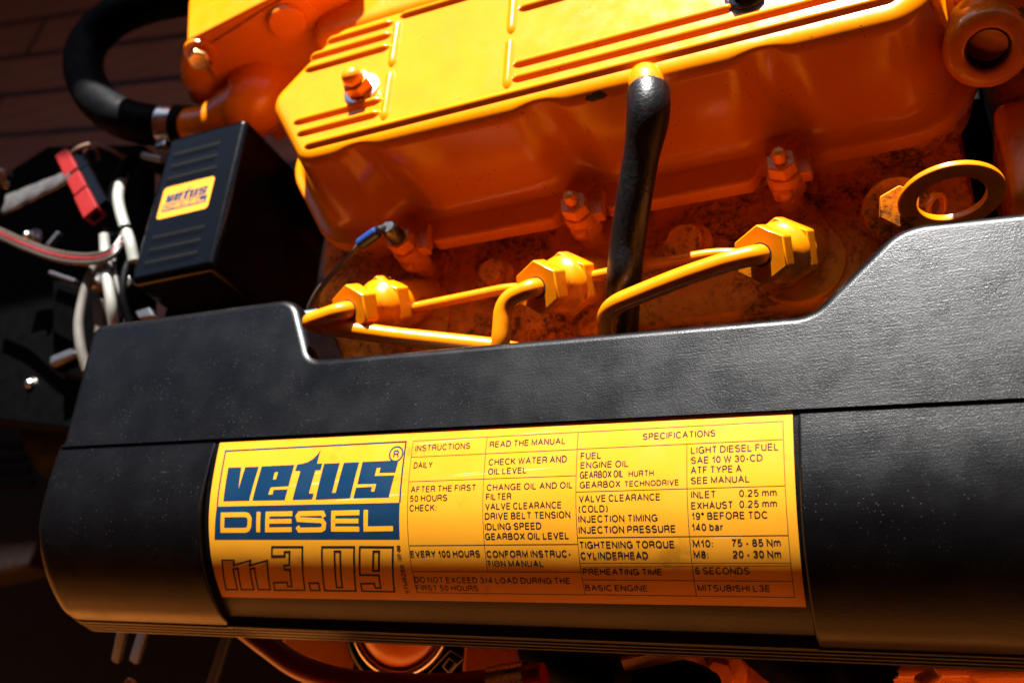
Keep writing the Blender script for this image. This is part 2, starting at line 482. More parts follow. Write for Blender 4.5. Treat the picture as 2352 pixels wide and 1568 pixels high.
# ---- cylinder head and block
hp = rounded([(-202, 30, 26), (-196, -34, 22), (-176, -64, 14), (118, -66, 6), (118, 118, 20), (-190, 118, 30)])
hp = resample(hp, 5)
hn = normals2(hp)
mb = MB()
mb.loft([[(p.x + n.x * o, p.y + n.y * o, z) for p, n in zip(hp, hn)] for o, z in ((-3, -68), (-1, -68.6), (0, -70.5), (0, -86), (3, -92))])
mb.loft([[(p.x, p.y - 62, z) if p.y < 0 else (p.x, p.y, z) for p in hp] for z in (-83, -120)])
mb.loft([[(p.x + n.x * o, p.y + n.y * o, z) for p, n in zip(ol, on)] for o, z in ((14.0, -57.1), (14.0, -72))])      # rail under the cover
def keyhole(ix, iy, sx, sy, r0, r1, z):
    pts = []
    for k in range(40):
        a = 2 * math.pi * k / 40
        pts.append(Vector((ix + math.cos(a) * r0, iy + math.sin(a) * r0)))
    n1 = resample(rounded([(ix - r0, iy, 0), (ix + r0, iy, 0), (sx + r1, sy - 4, 5), (sx + r1 + 2, sy + 12, 0), (sx - r1 - 2, sy + 12, 0), (sx - r1, sy - 4, 5)]), 3)
    for pp, z in ((pts, z), (n1, z - .35)):
        q = normals2(pp)
        if pp is n1: q = [Vector((0, 0)) for _ in q]
        mb.loft([[(p.x - nn.x * o, p.y - nn.y * o, zz) for p, nn in zip(pp, q)] for o, zz in ((0, -70), (0, z - 1), (1.2, z))])
INJ = [PY(872, 703, -48), PY(1292, 653, -51), PY(1790, 580, -54)]
for i, sx in zip(INJ, STUDX): keyhole(i.x + (sx - i.x) * .1 + 4, -46, sx, -18, 20, 10, -65)
head = build(mb, 'cylinder_head', M['paint_dirty'], eng, sharp=40)
blk = MB().box((-186, -112, -330), (112, 140, -118)).box((-176, -100, -118), (105, 120, -84))
build(blk, 'engine_block', M['paint_grime'], eng, bevel=4)
# bosses and head bolts on the deck below the rail
def bolt(mat, at, r, h, axis=(0, 0, 1), name='head_bolt', n=28, seatr=1.45):
    o = build(MB().lathe(at, axis, [(0, r), (h - .9, r), (h - .3, r * .96), (h, r * .88)], n), name, mat, eng, origin=at)
    s = build(MB().lathe(Vector(at) - Vector(axis) * 1.5, axis, [(0, r * seatr), (1.6, r * seatr), (2.1, r * (seatr - .12))], 32), 'seat_washer', M['paint_dirty'], o, origin=at)
    return o
bolt(M['paint_dirty'], tuple(PZ(1137, 632, -62)), 6.6, 5.5, n=10)
bolt(M['paint_dirty'], tuple(PZ(1577, 562, -62)), 8.0, 5.5, n=28)
bolt(M['paint_dirty'], tuple(PZ(775, 690, -62)), 7.5, 6, n=10)
bolt(M['paint_grime'], tuple(PZ(1665, 705, -84)), 13, 11, n=32, seatr=1.1)
build(MB().lathe(PZ(1615, 728, -72), (0, -.35, .94), [(-14, 9), (-2, 9), (0, 7.6)], 32), 'core_plug', M['paint_dirty'], eng)
build(MB().lathe(PZ(1700, 742, -76), (0, -.2, .98), [(-10, 20), (-2, 20), (0, 18)], 40), 'core_plug', M['paint_dirty'], eng)

# ---- studs that clamp the rocker cover: one built, two copied
def make_stud(sx, y=-15.5):
    og = (sx, y, -68)
    st = build(MB().lathe((sx, y, -72), (0, 0, 1), [(0, 6.4), (1, 5.7), (15, 5.6), (15.2, 4)], 28), 'clamp_stud', M['paint'], eng, origin=og)
    build(MB().hexa((sx, y, -56), (0, 0, 1), 8.2, 7.2, .25), 'hex_shank', M['paint_some_dirt'], st, origin=og, bevel=.4)
    lug = MB().loft([[Vector((sx + math.cos(a) * 7.6 * k, y + math.sin(a) * 7.6 * k + (12 if math.sin(a) > 0 else 0), z)) for a in (2 * math.pi * q / 28 for q in range(28))] for k, z in ((.95, -48.6), (1, -48.1), (1, -44.1), (.93, -43.5))])
    build(lug, 'lug', M['paint_some_dirt'], st, origin=og)
    build(MB().box((sx + 5.5, y - 3, -50), (sx + 11.5, y + 12, -43.2)), 'tab', M['paint_some_dirt'], st, origin=og, bevel=1)
    build(MB().lathe((sx - .5, y - 7.0, -50), (0, -.35, .94), [(-3, 3.0), (2, 3.0), (3.2, 2.4), (3.8, 1.2)], 18), 'locating_peg', M['paint_some_dirt'], st, origin=og)
    build(MB().lathe((sx, y, -43.5), (0, 0, 1), [(0, 7.0), (1.2, 7.0), (1.5, 6.4)], 30), 'washer', M['paint_some_dirt'], st, origin=og)
    build(MB().hexa((sx, y, -42.1), (0, 0, 1), 6.7, 7.2, .1, .9), 'nut', M['paint_some_dirt'], st, origin=og, bevel=.4)
    build(MB().lathe((sx, y, -35.5), (0, 0, 1), [(0, 2.8), (.2, 2.9), (4.6, 2.8), (6.2, 2.4), (7, 1.2)], 22), 'stud_tip', M['paint_some_dirt'], st, origin=og)
    return st
st0 = make_stud(STUDX[2])
for k in (1, 0):
    c = copy_part(st0, (STUDX[k] - STUDX[2], 0, 0))
    if k == 0:
        for ch in list(c.children):
            if ch.name.startswith('stud_tip'):
                bpy.data.objects.remove(ch)
        build(MB().lathe((STUDX[0], -15.5, -35.5), (0, 0, 1), [(0, 4.2), (4, 4.2), (9, 4.0), (10.5, 3)], 20), 'stud_tip', M['steel_dark'], c, origin=(STUDX[0], -15.5, -68))
build(MB().loft([[(p.x + n.x * o, p.y + n.y * o, z) for p, n in zip(ol, on)] for o, z in ((15.2, -55.9), (15.2, -57.2))]), 'gasket', M['gasket'], eng)
# ---- injectors: one built, two copied
AX = Vector((-.26, -.51, .82)).normalized()
def make_injector(c):
    o = c
    sp = lambda prof, n=36: MB().lathe(c, AX, prof, n)
    body = build(sp([(-36, 11.5), (-9.2, 11.5), (-8.6, 11.2)]), 'injector', M['paint_some_dirt'], eng, origin=o)
    build(MB().hexa(c - AX * 8.5, AX, 14.6, 8.8, HEXROT, .8), 'hex_body', M['paint_some_dirt'], body, origin=o, bevel=.9)
    build(sp([(-.2, 12.8), (1.4, 12.6), (2.6, 11.4), (5.0, 9.4), (8, 8.8), (13, 8.8)]), 'collar', M['paint_some_dirt'], body, origin=o, sharp=50)
    build(MB().hexa(c + AX * 11.5, AX, 11.9, 9.0, HEXROT, .8), 'union_nut', M['paint_some_dirt'], body, origin=o, bevel=.9)
    build(sp([(20.0, 4.9), (20.62, 4.7), (20.62, 3.0)], 30), 'pipe_gap_shade', M['gasket'], body, origin=o)  # dark ring stands in for the shaded gap round the pipe
    return body
HEXROT = .85
in0 = make_injector(INJ[2])
for k in (1, 0): copy_part(in0, INJ[k] - INJ[2])
def pipe(name, pts, r, rb, mat=None, n=22):
    return build(MB().tube(bend(pts, rb, 8), r, n), name, mat or M['paint'], eng, sharp=50)
q = [i + AX * 17 for i in INJ]
pipe('injection_pipe', [q[2], q[2] + AX * 7.5, PY(1680, 598, -68), PY(1560, 638, -70), PY(1393, 706, -74), PY(1393, 800, -77)], 4.1, 9)
pipe('injection_pipe', [q[1], q[1] + AX * 7, PY(1157, 690, -65.5), PY(1150, 780, -81), PY(1149, 815, -86)], 4.1, 9)
pipe('injection_pipe', [q[0], q[0] + AX * 8, PY(700, 742, -63), PY(900, 771, -69), PY(1140, 797, -75), PY(1250, 820, -78)], 4.1, 6)
pipe('return_pipe', [INJ[0] + Vector((10, 2, -3)), PY(930, 711, -46), PY(1165, 663, -46), INJ[1] + Vector((-8, 2, -4))], 2.5, 5, n=16)
pipe('return_pipe', [INJ[1] + Vector((10, 3, -3)), PY(1350, 637, -48), PY(1480, 610, -48), PY(1640, 583, -48), INJ[2] + Vector((-6, 3, -4))], 2.5, 5, n=16)
# ---- lifting eye
c = PY(2184, 452, -45)
eye = build(MB().ring_plate(c + Vector((0, 1.4, 0)), (.02, -1, .06), 12.4, 19.2, 2.8, rd=.7), 'lifting_eye', M['paint'], eng, sharp=50)
build(MB().box(c + Vector((-9, -2.2, -45)), c + Vector((9, 2.2, -16.5))), 'shank', M['paint'], eye, bevel=.8)
pb = PZ(2062, 478, -50)
ob = build(MB().hexa(pb, (.1, -.5, .86), 8.4, 7, .2), 'bracket_bolt', M['paint_dirty'], eng, bevel=.6)
build(MB().lathe(pb - Vector((.1, -.5, .86)) * 3, (.1, -.5, .86), [(-10, 13), (0, 13), (2.6, 12.2)], 36), 'washer', M['paint_dirty'], ob)
sp = PY(2140, 482, -38)
build(MB().ring_plate(sp + Vector((0, 1, 0)), (.75, -.6, .3), 4.6, 6.6, 3, 30, .5), 'spring_washer', M['paint'], eng)
# ---- thermostat housing with its open port; unseen upper boxes added for shade
th = build(MB().box((137, 26, -120), (240, 118, 14)).box((124, 52, -60), (160, 112, 12)).box((116, 60, 12), (230, 118, 52)), 'housing_and_sun_block', M['paint_dirty'], eng, bevel=7, seg=4)
pa = Vector((-.06, -.86, .50)).normalized(); pc = PZ(2270, 117, -18)
mb = MB().lathe(pc, pa, [(-34, 13), (-12, 15.4), (-5, 15.8), (-2.4, 15.2), (-.8, 14.0), (0, 12.4), (0, 9.6), (-.6, 8.5), (-2, 8.0), (-26, 8.0)], 56, cap=False)
mb.tube([pc - pa * 8, pc - pa * 26 + Vector((8, 6, 4)), pc - pa * 40 + Vector((26, 14, 10))], 14.5, 32, smooth=6)
op = build(mb, 'open_port', M['paint_chip_port'], th, sharp=55)
build(MB().lathe(pc, pa, [(-26, 7.9), (-2.2, 7.75), (-2.2, 7.3), (-22, 7.2), (-22.5, .2), (-26, .2)], 48, cap=False), 'bore_shade', M['gasket'], op)  # dark liner added so the hole reads as shaded
# ---- pump housing on the right
ph = build(MB().box((130, -46, -200), (215, 2, -48)), 'pump_housing', M['paint_some_dirt'], eng, bevel=5, seg=4)
build(MB().box((141, -49.5, -170), (215, -30, -55)), 'ribbed_boss', M['paint_some_dirt'], ph, bevel=3, seg=3)
build(MB().box((113, -40, -260), (135, 120, -105)), 'dark_gap_filler', M['black_metal'], eng, bevel=3)  # black filler standing in for the shade of the gap

# ---- heat exchanger end at the back left
e0 = PZ(430, 92, -12); e1 = PZ(615, 0, -12)
ex = (e1 - e0); ex.z = 0; ex.normalize(); en = Vector((ex.y, -ex.x, 0))
if en.y > 0: en = -en
F = lambda u, v, d=0: PP(u, v, e0, en) + en * d
depth = -en * 78
base = [F(428, 96), F(615, 0), F(660, -26), F(820, -70), F(860, 60), F(800, 220), F(640, 330), F(520, 240), F(475, 150), F(445, 132)]
mb = MB(); mb.prism(base, depth)
hx = build(mb, 'heat_exchanger', M['paint'], eng, bevel=2.2, seg=3)
pad = [F(452, 118, -.6), F(615, 14, -.6), F(655, -8, -.6), F(700, -6, -.6), F(736, 26, -.6), F(738, 60, -.6), F(712, 94, -.6), F(560, 128, -.6), F(492, 140, -.6)]
build(MB().prism(pad, en * 2.2), 'end_pad', M['paint'], hx, bevel=.8)
pcn = F(660, 42, 1.5)
build(MB().lathe(pcn, en, [(0, 11.5), (3.2, 11.4), (4.2, 10.6), (4.4, 9)], 44), 'core_plug', M['paint'], hx)
build(MB().lathe(F(461, 120, 0), en + Vector((-.1, 0, .1)), [(0, 9.8), (2, 9.6), (2.6, 8.6)], 36), 'washer', M['paint'], hx)
build(MB().hexa(F(462, 122, 2), en + Vector((-.1, 0, .1)), 7.4, 6.5, .3, 1.1), 'bolt', M['brass'], hx, bevel=.8)
hz = -60
mb = MB().tube([F(640, 200, -36), PZ(585, 235, hz - 4), PZ(530, 268, hz - 2), PZ(480, 284, hz), PZ(425, 291, hz)], lambda t: 25 - 13.5 * min(1, t * 1.25), 36, smooth=6)
mb.lathe(F(470, 205, -16), (0, 0, 1), [(-22, 4), (-18, 13), (-8, 18), (4, 16), (14, 8), (17, 1)], 32)
mb.lathe(F(462, 245, -14), (0, 0, 1), [(-9, 3), (-6, 7), (0, 9), (6, 6), (8, 1)], 24)
build(mb, 'water_elbow', M['paint'], hx, sharp=60)
build(MB().box((-346, 217, -28), (-288, 262, 52)), 'shade_box', M['paint'], eng, bevel=5, seg=3)  # unseen box added to shade the elbow and hose end
build(MB().box((-215, 140, -140), (96, 215, -36)), 'exhaust_manifold', M['paint'], eng, bevel=10, seg=4)

# ================================================================== BLACK TOP COVER OVER THE MANIFOLD
XC = Vector((.998, -.06, -.019)).normalized(); YC = Vector((0, 0, 1)).cross(XC).normalized(); ZC = XC.cross(YC)
OC = PZ(1300, 968, -32)
W = lambda x, y, z: OC + XC * x + YC * y + ZC * z
cv = thing('engine_cover', 'long black grained plastic engine cover carrying the yellow instruction sticker', 'engine cover', OC - Vector((0, 0, 50)))
bo = resample(rounded([(235, 0, 0), (-264.6, 0, 0), (-271.3, 69.6, 7), (-144, 72.8, 15), (-127.0, 38.2, 8.5), (93, 39.2, 13), (126.5, 74.2, 24), (235, 73.5, 0)], 12), 1.6)
area = sum(bo[i - 1].x * bo[i].y - bo[i].x * bo[i - 1].y for i in range(len(bo)))
if area < 0: bo.reverse()
bn = normals2(bo)
def wgt(p, n):
    return 0 if (p.y < .5 or p.x > 234) else 1
R0 = 4.6
mb = MB(); rings = []
for o, z in [(-R0 + R0 * math.sin(math.radians(a)), .75 - R0 + R0 * math.cos(math.radians(a))) for a in (0, 10, 22, 34, 46, 58, 70, 80, 90)] + [(0.4, -14), (.8, -34)]:
    rings.append([W(p.x + n.x * o * wgt(p, n), p.y + n.y * o * wgt(p, n), z if wgt(p, n) else (z if z < -6 else .75 - (.75 - z) * .3)) for p, n in zip(bo, bn)])
mb.loft(rings)
build(mb, 'top_panel', M['plastic'], cv, sharp=50)
def dense(pts, per=5):
    return [(p.x, p.y) for p in crom([(a, b, 0) for a, b in pts], per)]
BODY = dense([(0, -.45), (-13, -.35), (-25, -.8), (-33.7, -1.9), (-40.5, -3.9), (-48.8, -8.2), (-55.8, -13.4), (-61, -18.2), (-65.7, -23.6), (-69.5, -28.8), (-72.7, -34.2), (-74.6, -41)])
PROF = [(0, -.6), (-10, -1.3), (-20, -2.5), (-28, -4.0), (-36, -6.4), (-44, -10.0), (-51, -14.2), (-57.5, -19.5), (-62.5, -24.8), (-66.5, -30.1), (-70, -36.1), (-72.8, -42.6)]
TT = [0]
for a, b in zip(PROF, PROF[1:]): TT.append(TT[-1] + math.hypot(b[0] - a[0], b[1] - a[1]))
def arc(t, off=0.0):
    i = 0
    while i < len(PROF) - 2 and t > TT[i + 1]: i += 1
    k = (t - TT[i]) / (TT[i + 1] - TT[i])
    g = lambda j: Vector(PROF[max(0, min(len(PROF) - 1, j))])
    p1, p2 = g(i), g(i + 1)
    p0 = g(i - 1) if i else p1 * 2 - p2
    p3 = g(i + 2) if i + 2 < len(PROF) else p2 * 2 - p1
    f = lambda k: 0.5 * ((2 * p1) + (p2 - p0) * k + (2 * p0 - 5 * p1 + 4 * p2 - p3) * k * k + (3 * p1 - p0 - 3 * p2 + p3) * k ** 3)
    p = f(k); d = (f(k + .02) - f(k - .02)).normalized()
    n = Vector((-d.y, d.x))
    if n.y < 0: n = -n
    return p + n * off
MID = [tuple(arc(t)) for t in [0, 5, 10, 15, 20, 25, 30, 35, 40, 45, 50, 54, 58, 62, 66, 70, 74, 78, 81]] + [(-71.0, -37.2), (-71.8, -38.3), (-75.2, -39.0), (-75.9, -39.8), (-75.7, -41.6)]
def ribs(y0):
    out = []
    for k in range(4):
        z = -42.2 - 3.3 * k
        yk = y0 - 0.6 * k
        out += [(yk + 1.0, z), (yk + .9, z - .4), (yk - .1, z - .9), (yk - .5, z - 1.6), (yk - .5, z - 2.5), (yk + .4, z - 3.1)]
    return out + [(y0 + 1, -57), (-40, -52), (-6, -30)]
def section(xs, pr, insets=None):
    m = MB(); cen = Vector((-40, -30))
    rings = []
    for k, x in enumerate(xs):
        ins = insets[k] if insets else 0
        rings.append([W(x, *(Vector(p) + (cen - Vector(p)).normalized() * (ins if i_ < len(BODY) or k < 4 else 0))) for i_, p in enumerate(pr)])
    return m.loft(rings)
fb = MB()
for xs, pr, ins in (([-267.6, -267.2, -266.2, -264.6, -262, -240, -200, -171.4, -170.6, -170.2], BODY + ribs(-75.0), [3.2, 1.8, .8, .2, 0, 0, 0, 0, .25, .8]),
                    ([-170.6, -100, 0, 88.4], MID + ribs(-75.0), None),
                    ([88.0, 88.5, 89.2, 130, 235], BODY + ribs(-75.0), [.9, .3, 0, 0, 0])):
    s = section(xs, pr, ins); o = len(fb.v); fb.v += s.v; fb.f += [tuple(i + o for i in f) for f in s.f]
build(fb, 'front_panel', M['plastic'], cv, sharp=48)

# ---- the instruction sticker, and everything printed on it
TILT = .0073
def SP(x, t, off):
    q = arc(t - TILT * (x + 167), off); return W(x, q.x, q.y)
def SPF(off): return lambda x, t: SP(x, t, off)
ts = [1.4 + .02 * 0 + (71.4 + 1.5 - 1.4) * k / 60 for k in range(61)]
mb = MB()
xs = [-167.6 + (86.2 + 167.6) * k / 12 for k in range(13)]
rings = []
for x in xs:
    rings.append([SP(x, t, .22) for t in ts] + [SP(x, t, .02) for t in reversed(ts)])
mb.loft(rings)
st = build(mb, 'instruction_sticker', M['sticker'], cv, sharp=40)

def cut_strips(bm, axis=1, step=1.2):
    vals = [v.co[axis] for v in bm.verts]; lo, hi = min(vals), max(vals)
    k = math.ceil(lo / step)
    while k * step < hi:
        no = Vector((0, 0, 0)); no[axis] = 1; co = no * (k * step)
        bmesh.ops.bisect_plane(bm, geom=bm.verts[:] + bm.edges[:] + bm.faces[:], plane_co=co, plane_no=no, dist=1e-5)
        k += 1
class Print:
    """flat ink shapes in (x, t), later laid on a surface"""
    def __init__(s): s.bm = bmesh.new()
    def poly(s, pts, holes=()):
        eds = []
        for loop in (pts,) + tuple(holes):
            vs_ = [s.bm.verts.new((x, t, 0)) for x, t in loop]
            eds += [s.bm.edges.new((vs_[i - 1], vs_[i])) for i in range(len(vs_))]
        bmesh.ops.triangle_fill(s.bm, use_beauty=True, use_dissolve=False, edges=eds)
    def stroke(s, pts, w, closed=False):
        pts = [Vector(p) for p in pts]; n = len(pts); L, R = [], []
        for i in range(n):
            a = pts[i - 1] if (closed or i) else None; c = pts[(i + 1) % n] if (closed or i < n - 1) else None; b = pts[i]
            d1 = (b - a).normalized() if a is not None else None; d2 = (c - b).normalized() if c is not None else None
            if d1 is None: d1 = d2
            if d2 is None: d2 = d1
            n1, n2 = Vector((-d1.y, d1.x)), Vector((-d2.y, d2.x)); m = (n1 + n2)
            m = m.normalized() if m.length > 1e-4 else n1
            k = (w / 2) / max(.35, m.dot(n1)); L.append(b + m * k); R.append(b - m * k)
        vl = [s.bm.verts.new((p.x, p.y, 0)) for p in L]; vr = [s.bm.verts.new((p.x, p.y, 0)) for p in R]
        for i in range(n if closed else n - 1):
            j = (i + 1) % n; s.bm.faces.new((vl[i], vl[j], vr[j], vr[i]))
    def lay(s, name, mat, parent, fn, want, step=1.2, cuts=True):
        bm = s.bm
        if cuts: cut_strips(bm, 1, step)
        for v in bm.verts: v.co = Vector(fn(v.co.x, v.co.y)) * MM
        bm.normal_update()
        w_ = Vector(want)
        rev = [f for f in bm.faces if f.normal.dot(w_) < 0]
        bmesh.ops.reverse_faces(bm, faces=rev)
        me = bpy.data.meshes.new(name); bm.to_mesh(me); bm.free(); me.materials.append(mat)
        o = bpy.data.objects.new(name, me); COL.objects.link(o); WL[o] = Vector((0, 0, 0)); attach(o, parent); return o
GL = {
 'v':[(-160.1,13.4),(-152.9,13.5),(-152.6,23.3),(-150.8,13.5),(-143.4,13.6),(-146.2,28.7),(-160.2,28.6)],
 'e1':[(-141.9,13.5),(-124.7,13.5),(-126.2,22.8),(-135.5,23.0),(-136.4,26.2),(-134.2,26.2),(-133.8,24.1),(-126.5,24.1),(-127.5,28.9),(-144.5,28.7)],
 'e_hole':[(-134.4,16.4),(-132.7,16.3),(-133.3,19.6),(-134.9,19.6)],
 't':[(-112.2,7.2),(-113.1,13.4),(-110.4,13.5),(-110.8,16.3),(-113.4,16.3),(-115.4,26.3),(-112.9,26.4),(-113.5,28.9),(-123.5,28.9),(-121.1,16.4),(-123.9,16.1),(-123.2,13.4),(-120.7,13.2),(-118.0,12.6),(-115.4,11.2),(-113.5,9.4)],
 'u':[(-109.5,13.6),(-101.6,13.6),(-103.8,26.4),(-102.0,26.3),(-99.6,13.6),(-92.0,13.6),(-94.7,28.9),(-111.8,29.1)],
 's':[(-90.4,13.6),(-73.1,13.6),(-74.0,18.7),(-81.7,18.6),(-81.3,16.3),(-83.1,16.4),(-83.7,19.8),(-74.3,19.9),(-76.2,29.1),(-93.1,29.0),(-92.2,24.4),(-84.6,24.3),(-84.8,26.3),(-83.2,26.4),(-82.6,23.1),(-91.7,23.0)],
 'm':[(-161.9,54.5),(-155.4,54.5),(-156.2,56.8),(-146.6,54.6),(-147.6,56.9),(-137.7,54.6),(-139.9,68.4),(-146.2,68.5),(-145.2,58.0),(-147.7,58.5),(-148.7,68.5),(-155.4,68.6),(-154.1,58.2),(-156.7,58.5),(-157.5,68.6),(-163.8,68.7)],
 '3':[(-134.3,48.6),(-118.7,48.7),(-121.8,68.5),(-137.6,68.7),(-137.0,64.9),(-129.8,64.7),(-130.1,66.7),(-128.0,66.7),(-126.8,58.8),(-129.5,58.8),(-129.4,56.8),(-126.7,56.7),(-125.5,50.7),(-128.1,50.8),(-128.3,52.6),(-135.0,52.7)],
 'dot':[(-118.6,64.9),(-113.9,64.9),(-114.3,68.6),(-119.0,68.6)],
 '0':[(-108.9,48.8),(-93.1,48.9),(-96.3,68.6),(-111.8,68.6)],
 '0h':[(-102.9,50.7),(-100.1,50.7),(-102.5,66.8),(-105.3,66.9)],
 '9':[(-90.4,48.9),(-74.7,49.1),(-77.9,68.7),(-93.4,68.6),(-92.9,65.0),(-86.5,64.8),(-86.5,66.9),(-83.9,66.9),(-83.3,61.1),(-92.4,61.0)],
 '9h':[(-84.1,50.8),(-81.4,50.8),(-82.9,59.1),(-85.7,59.1)],
 'D':[(-160.0,34.5),(-147.9,34.6),(-145.4,35.7),(-145.6,40.2),(-147.6,41.3),(-160.2,41.2)],
 'I':[(-140.7,33.6),(-141.0,42.2)],
 'E1':[(-123.2,34.7),(-136.0,34.6),(-136.3,41.3),(-123.6,41.3)],
 'E1m':[(-135.9,37.7),(-123.6,37.8)],
 'S':[(-107.1,36.4),(-108.0,34.8),(-119.6,34.8),(-120.5,35.9),(-120.0,37.2),(-108.2,37.9),(-107.2,39.1),(-107.5,41.0),(-108.7,41.6),(-119.7,41.6),(-120.7,40.1)],
 'E2':[(-89.9,34.9),(-102.6,34.9),(-102.8,41.4),(-90.1,41.6)],
 'E2m':[(-102.5,38.1),(-90.4,38.3)],
 'L':[(-86.8,33.9),(-87.0,41.6),(-74.1,41.6)],
 'R':[(-75.5,9.7),(-72.7,9.8),(-75.1,12.3),(-76.7,11.0),(-73.9,11.1)],
}

# ---- a plain grotesque stroke alphabet (unit cap height, y up) used for the small print
def _arc(cx, cy, rx, ry, a0, a1, n=10):
    return [(cx + rx * math.cos(math.radians(a0 + (a1 - a0) * k / n)), cy + ry * math.sin(math.radians(a0 + (a1 - a0) * k / n))) for k in range(n + 1)]
def _glyphs():
    g = {}
    g['A'] = (.70, [[(0, 0), (.35, 1), (.70, 0)], [(.12, .34), (.58, .34)]])
    bowl = lambda y0, y1, x0, x1: [(x0, y1), (x1 - .22, y1)] + _arc(x1 - .22, (y0 + y1) / 2, .22, (y1 - y0) / 2, 90, -90) + [(x0, y0)]
    g['B'] = (.60, [[(0, 0), (0, 1)], bowl(.52, 1, 0, .54), bowl(0, .52, 0, .60)])
    g['C'] = (.68, [_arc(.36, .5, .36, .52, 40, 320, 18)])
    g['D'] = (.66, [[(0, 0), (0, 1), (.28, 1)] + _arc(.28, .5, .38, .5, 90, -90, 14) + [(0, 0)]])
    g['E'] = (.56, [[(.56, 1), (0, 1), (0, 0), (.56, 0)], [(0, .53), (.52, .53)]])
    g['F'] = (.52, [[(.52, 1), (0, 1), (0, 0)], [(0, .52), (.46, .52)]])
    g['G'] = (.72, [_arc(.36, .5, .36, .52, 42, 335, 18) + [(.70, .46), (.40, .46)], [(.71, .46), (.71, 0)]])
    g['H'] = (.62, [[(0, 0), (0, 1)], [(.62, 0), (.62, 1)], [(0, .53), (.62, .53)]])
    g['I'] = (.0, [[(0, 0), (0, 1)]])
    g['J'] = (.44, [[(.44, 1), (.44, .24)] + _arc(.22, .22, .22, .24, 0, -180, 8)])
    g['K'] = (.62, [[(0, 0), (0, 1)], [(.6, 1), (0, .38)], [(.2, .58), (.62, 0)]])
    g['L'] = (.50, [[(0, 1), (0, 0), (.50, 0)]])
    g['M'] = (.74, [[(0, 0), (0, 1), (.37, .08), (.74, 1), (.74, 0)]])
    g['N'] = (.62, [[(0, 0), (0, 1), (.62, 0), (.62, 1)]])
    g['O'] = (.74, [_arc(.37, .5, .37, .52, 0, 360, 24)])
    g['P'] = (.58, [[(0, 0), (0, 1)], bowl(.46, 1, 0, .58)])
    g['Q'] = (.74, [_arc(.37, .5, .37, .52, 0, 360, 24), [(.45, .22), (.72, -.04)]])
    g['R'] = (.62, [[(0, 0), (0, 1)], bowl(.48, 1, 0, .60), [(.36, .48), (.50, .42), (.57, .30), (.58, .10), (.64, 0)]])
    g['S'] = (.60, [_arc(.30, .74, .27, .28, 25, 180, 8) + _arc(.30, .74, .27, .24, 180, 255, 4) + _arc(.31, .26, .29, .25, 78, 0, 5) + _arc(.31, .27, .29, .29, 0, -165, 9)])
    g['T'] = (.58, [[(0, 1), (.58, 1)], [(.29, 1), (.29, 0)]])
    g['U'] = (.60, [[(0, 1), (0, .34)] + _arc(.30, .32, .30, .34, 180, 360, 10) + [(.60, 1)]])
    g['V'] = (.64, [[(0, 1), (.32, 0), (.64, 1)]])
    g['W'] = (.94, [[(0, 1), (.235, 0), (.47, 1), (.705, 0), (.94, 1)]])
    g['X'] = (.62, [[(0, 0), (.62, 1)], [(0, 1), (.62, 0)]])
    g['Y'] = (.64, [[(0, 1), (.32, .44), (.64, 1)], [(.32, .44), (.32, 0)]])
    g['0'] = (.50, [_arc(.25, .5, .25, .5, 0, 360, 20)])
    g['1'] = (.30, [[(.0, .72), (.18, .80), (.26, 1), (.26, 0)]])
    g['2'] = (.50, [_arc(.25, .73, .25, .27, 170, -20, 9) + [(.34, .45), (.05, .16), (0, 0), (.5, 0)]])
    g['3'] = (.50, [_arc(.25, .75, .23, .25, 165, -70, 8) + [(.20, .53)], [(.20, .53)] + _arc(.25, .27, .25, .27, 85, -165, 10)])
    g['4'] = (.52, [[(.52, .25), (0, .25), (.38, 1), (.38, 0)]])
    g['5'] = (.50, [[(.46, 1), (.09, 1), (.04, .52)] + _arc(.24, .32, .26, .32, 128, -145, 11)])
    g['6'] = (.50, [_arc(.27, .70, .24, .30, 30, 150, 6) + [(.01, .42)] + _arc(.25, .31, .24, .31, 180, -180, 16)])
    g['7'] = (.48, [[(0, 1), (.48, 1), (.26, .5), (.16, 0)]])
    g['8'] = (.50, [_arc(.25, .76, .21, .24, 0, 360, 14), _arc(.25, .27, .25, .27, 0, 360, 16)])
    g['9'] = (.50, [[(q[0] * -1 + .5, 1 - q[1]) for q in l] for l in g['6'][1]])
    g[':'] = (.04, [[(.02, 0), (.02, .12)], [(.02, .52), (.02, .64)]])
    g['.'] = (.04, [[(.02, 0), (.02, .13)]])
    g['-'] = (.26, [[(0, .36), (.26, .36)]])
    g['/'] = (.30, [[(0, -.02), (.30, 1.02)]])
    g['('] = (.20, [_arc(.34, .42, .34, .62, 125, 235, 8)])
    g[')'] = (.20, [_arc(-.14, .42, .34, .62, 55, -55, 8)])
    g['\u00b0'] = (.24, [_arc(.12, .86, .12, .13, 0, 360, 12)])
    g['m'] = (.74, [[(0, 0), (0, .74)], [(0, .5)] + _arc(.19, .5, .18, .24, 170, 0, 7) + [(.37, 0)], [(.37, .5)] + _arc(.56, .5, .18, .24, 170, 0, 7) + [(.74, 0)]])
    g['b'] = (.46, [[(0, 0), (0, 1)], _arc(.23, .36, .23, .37, 180, -180, 14)])
    g['a'] = (.46, [_arc(.22, .54, .20, .20, 160, 0, 7) + [(.42, .10), (.47, 0)], [(.42, .44), (.18, .38)] + _arc(.17, .18, .17, .19, 90, 270, 7) + [(.32, .04), (.42, .2)]])
    g['r'] = (.28, [[(0, 0), (0, .74)], [(0, .46), (.08, .66), (.28, .73)]])
    return g
GLYPH = _glyphs()
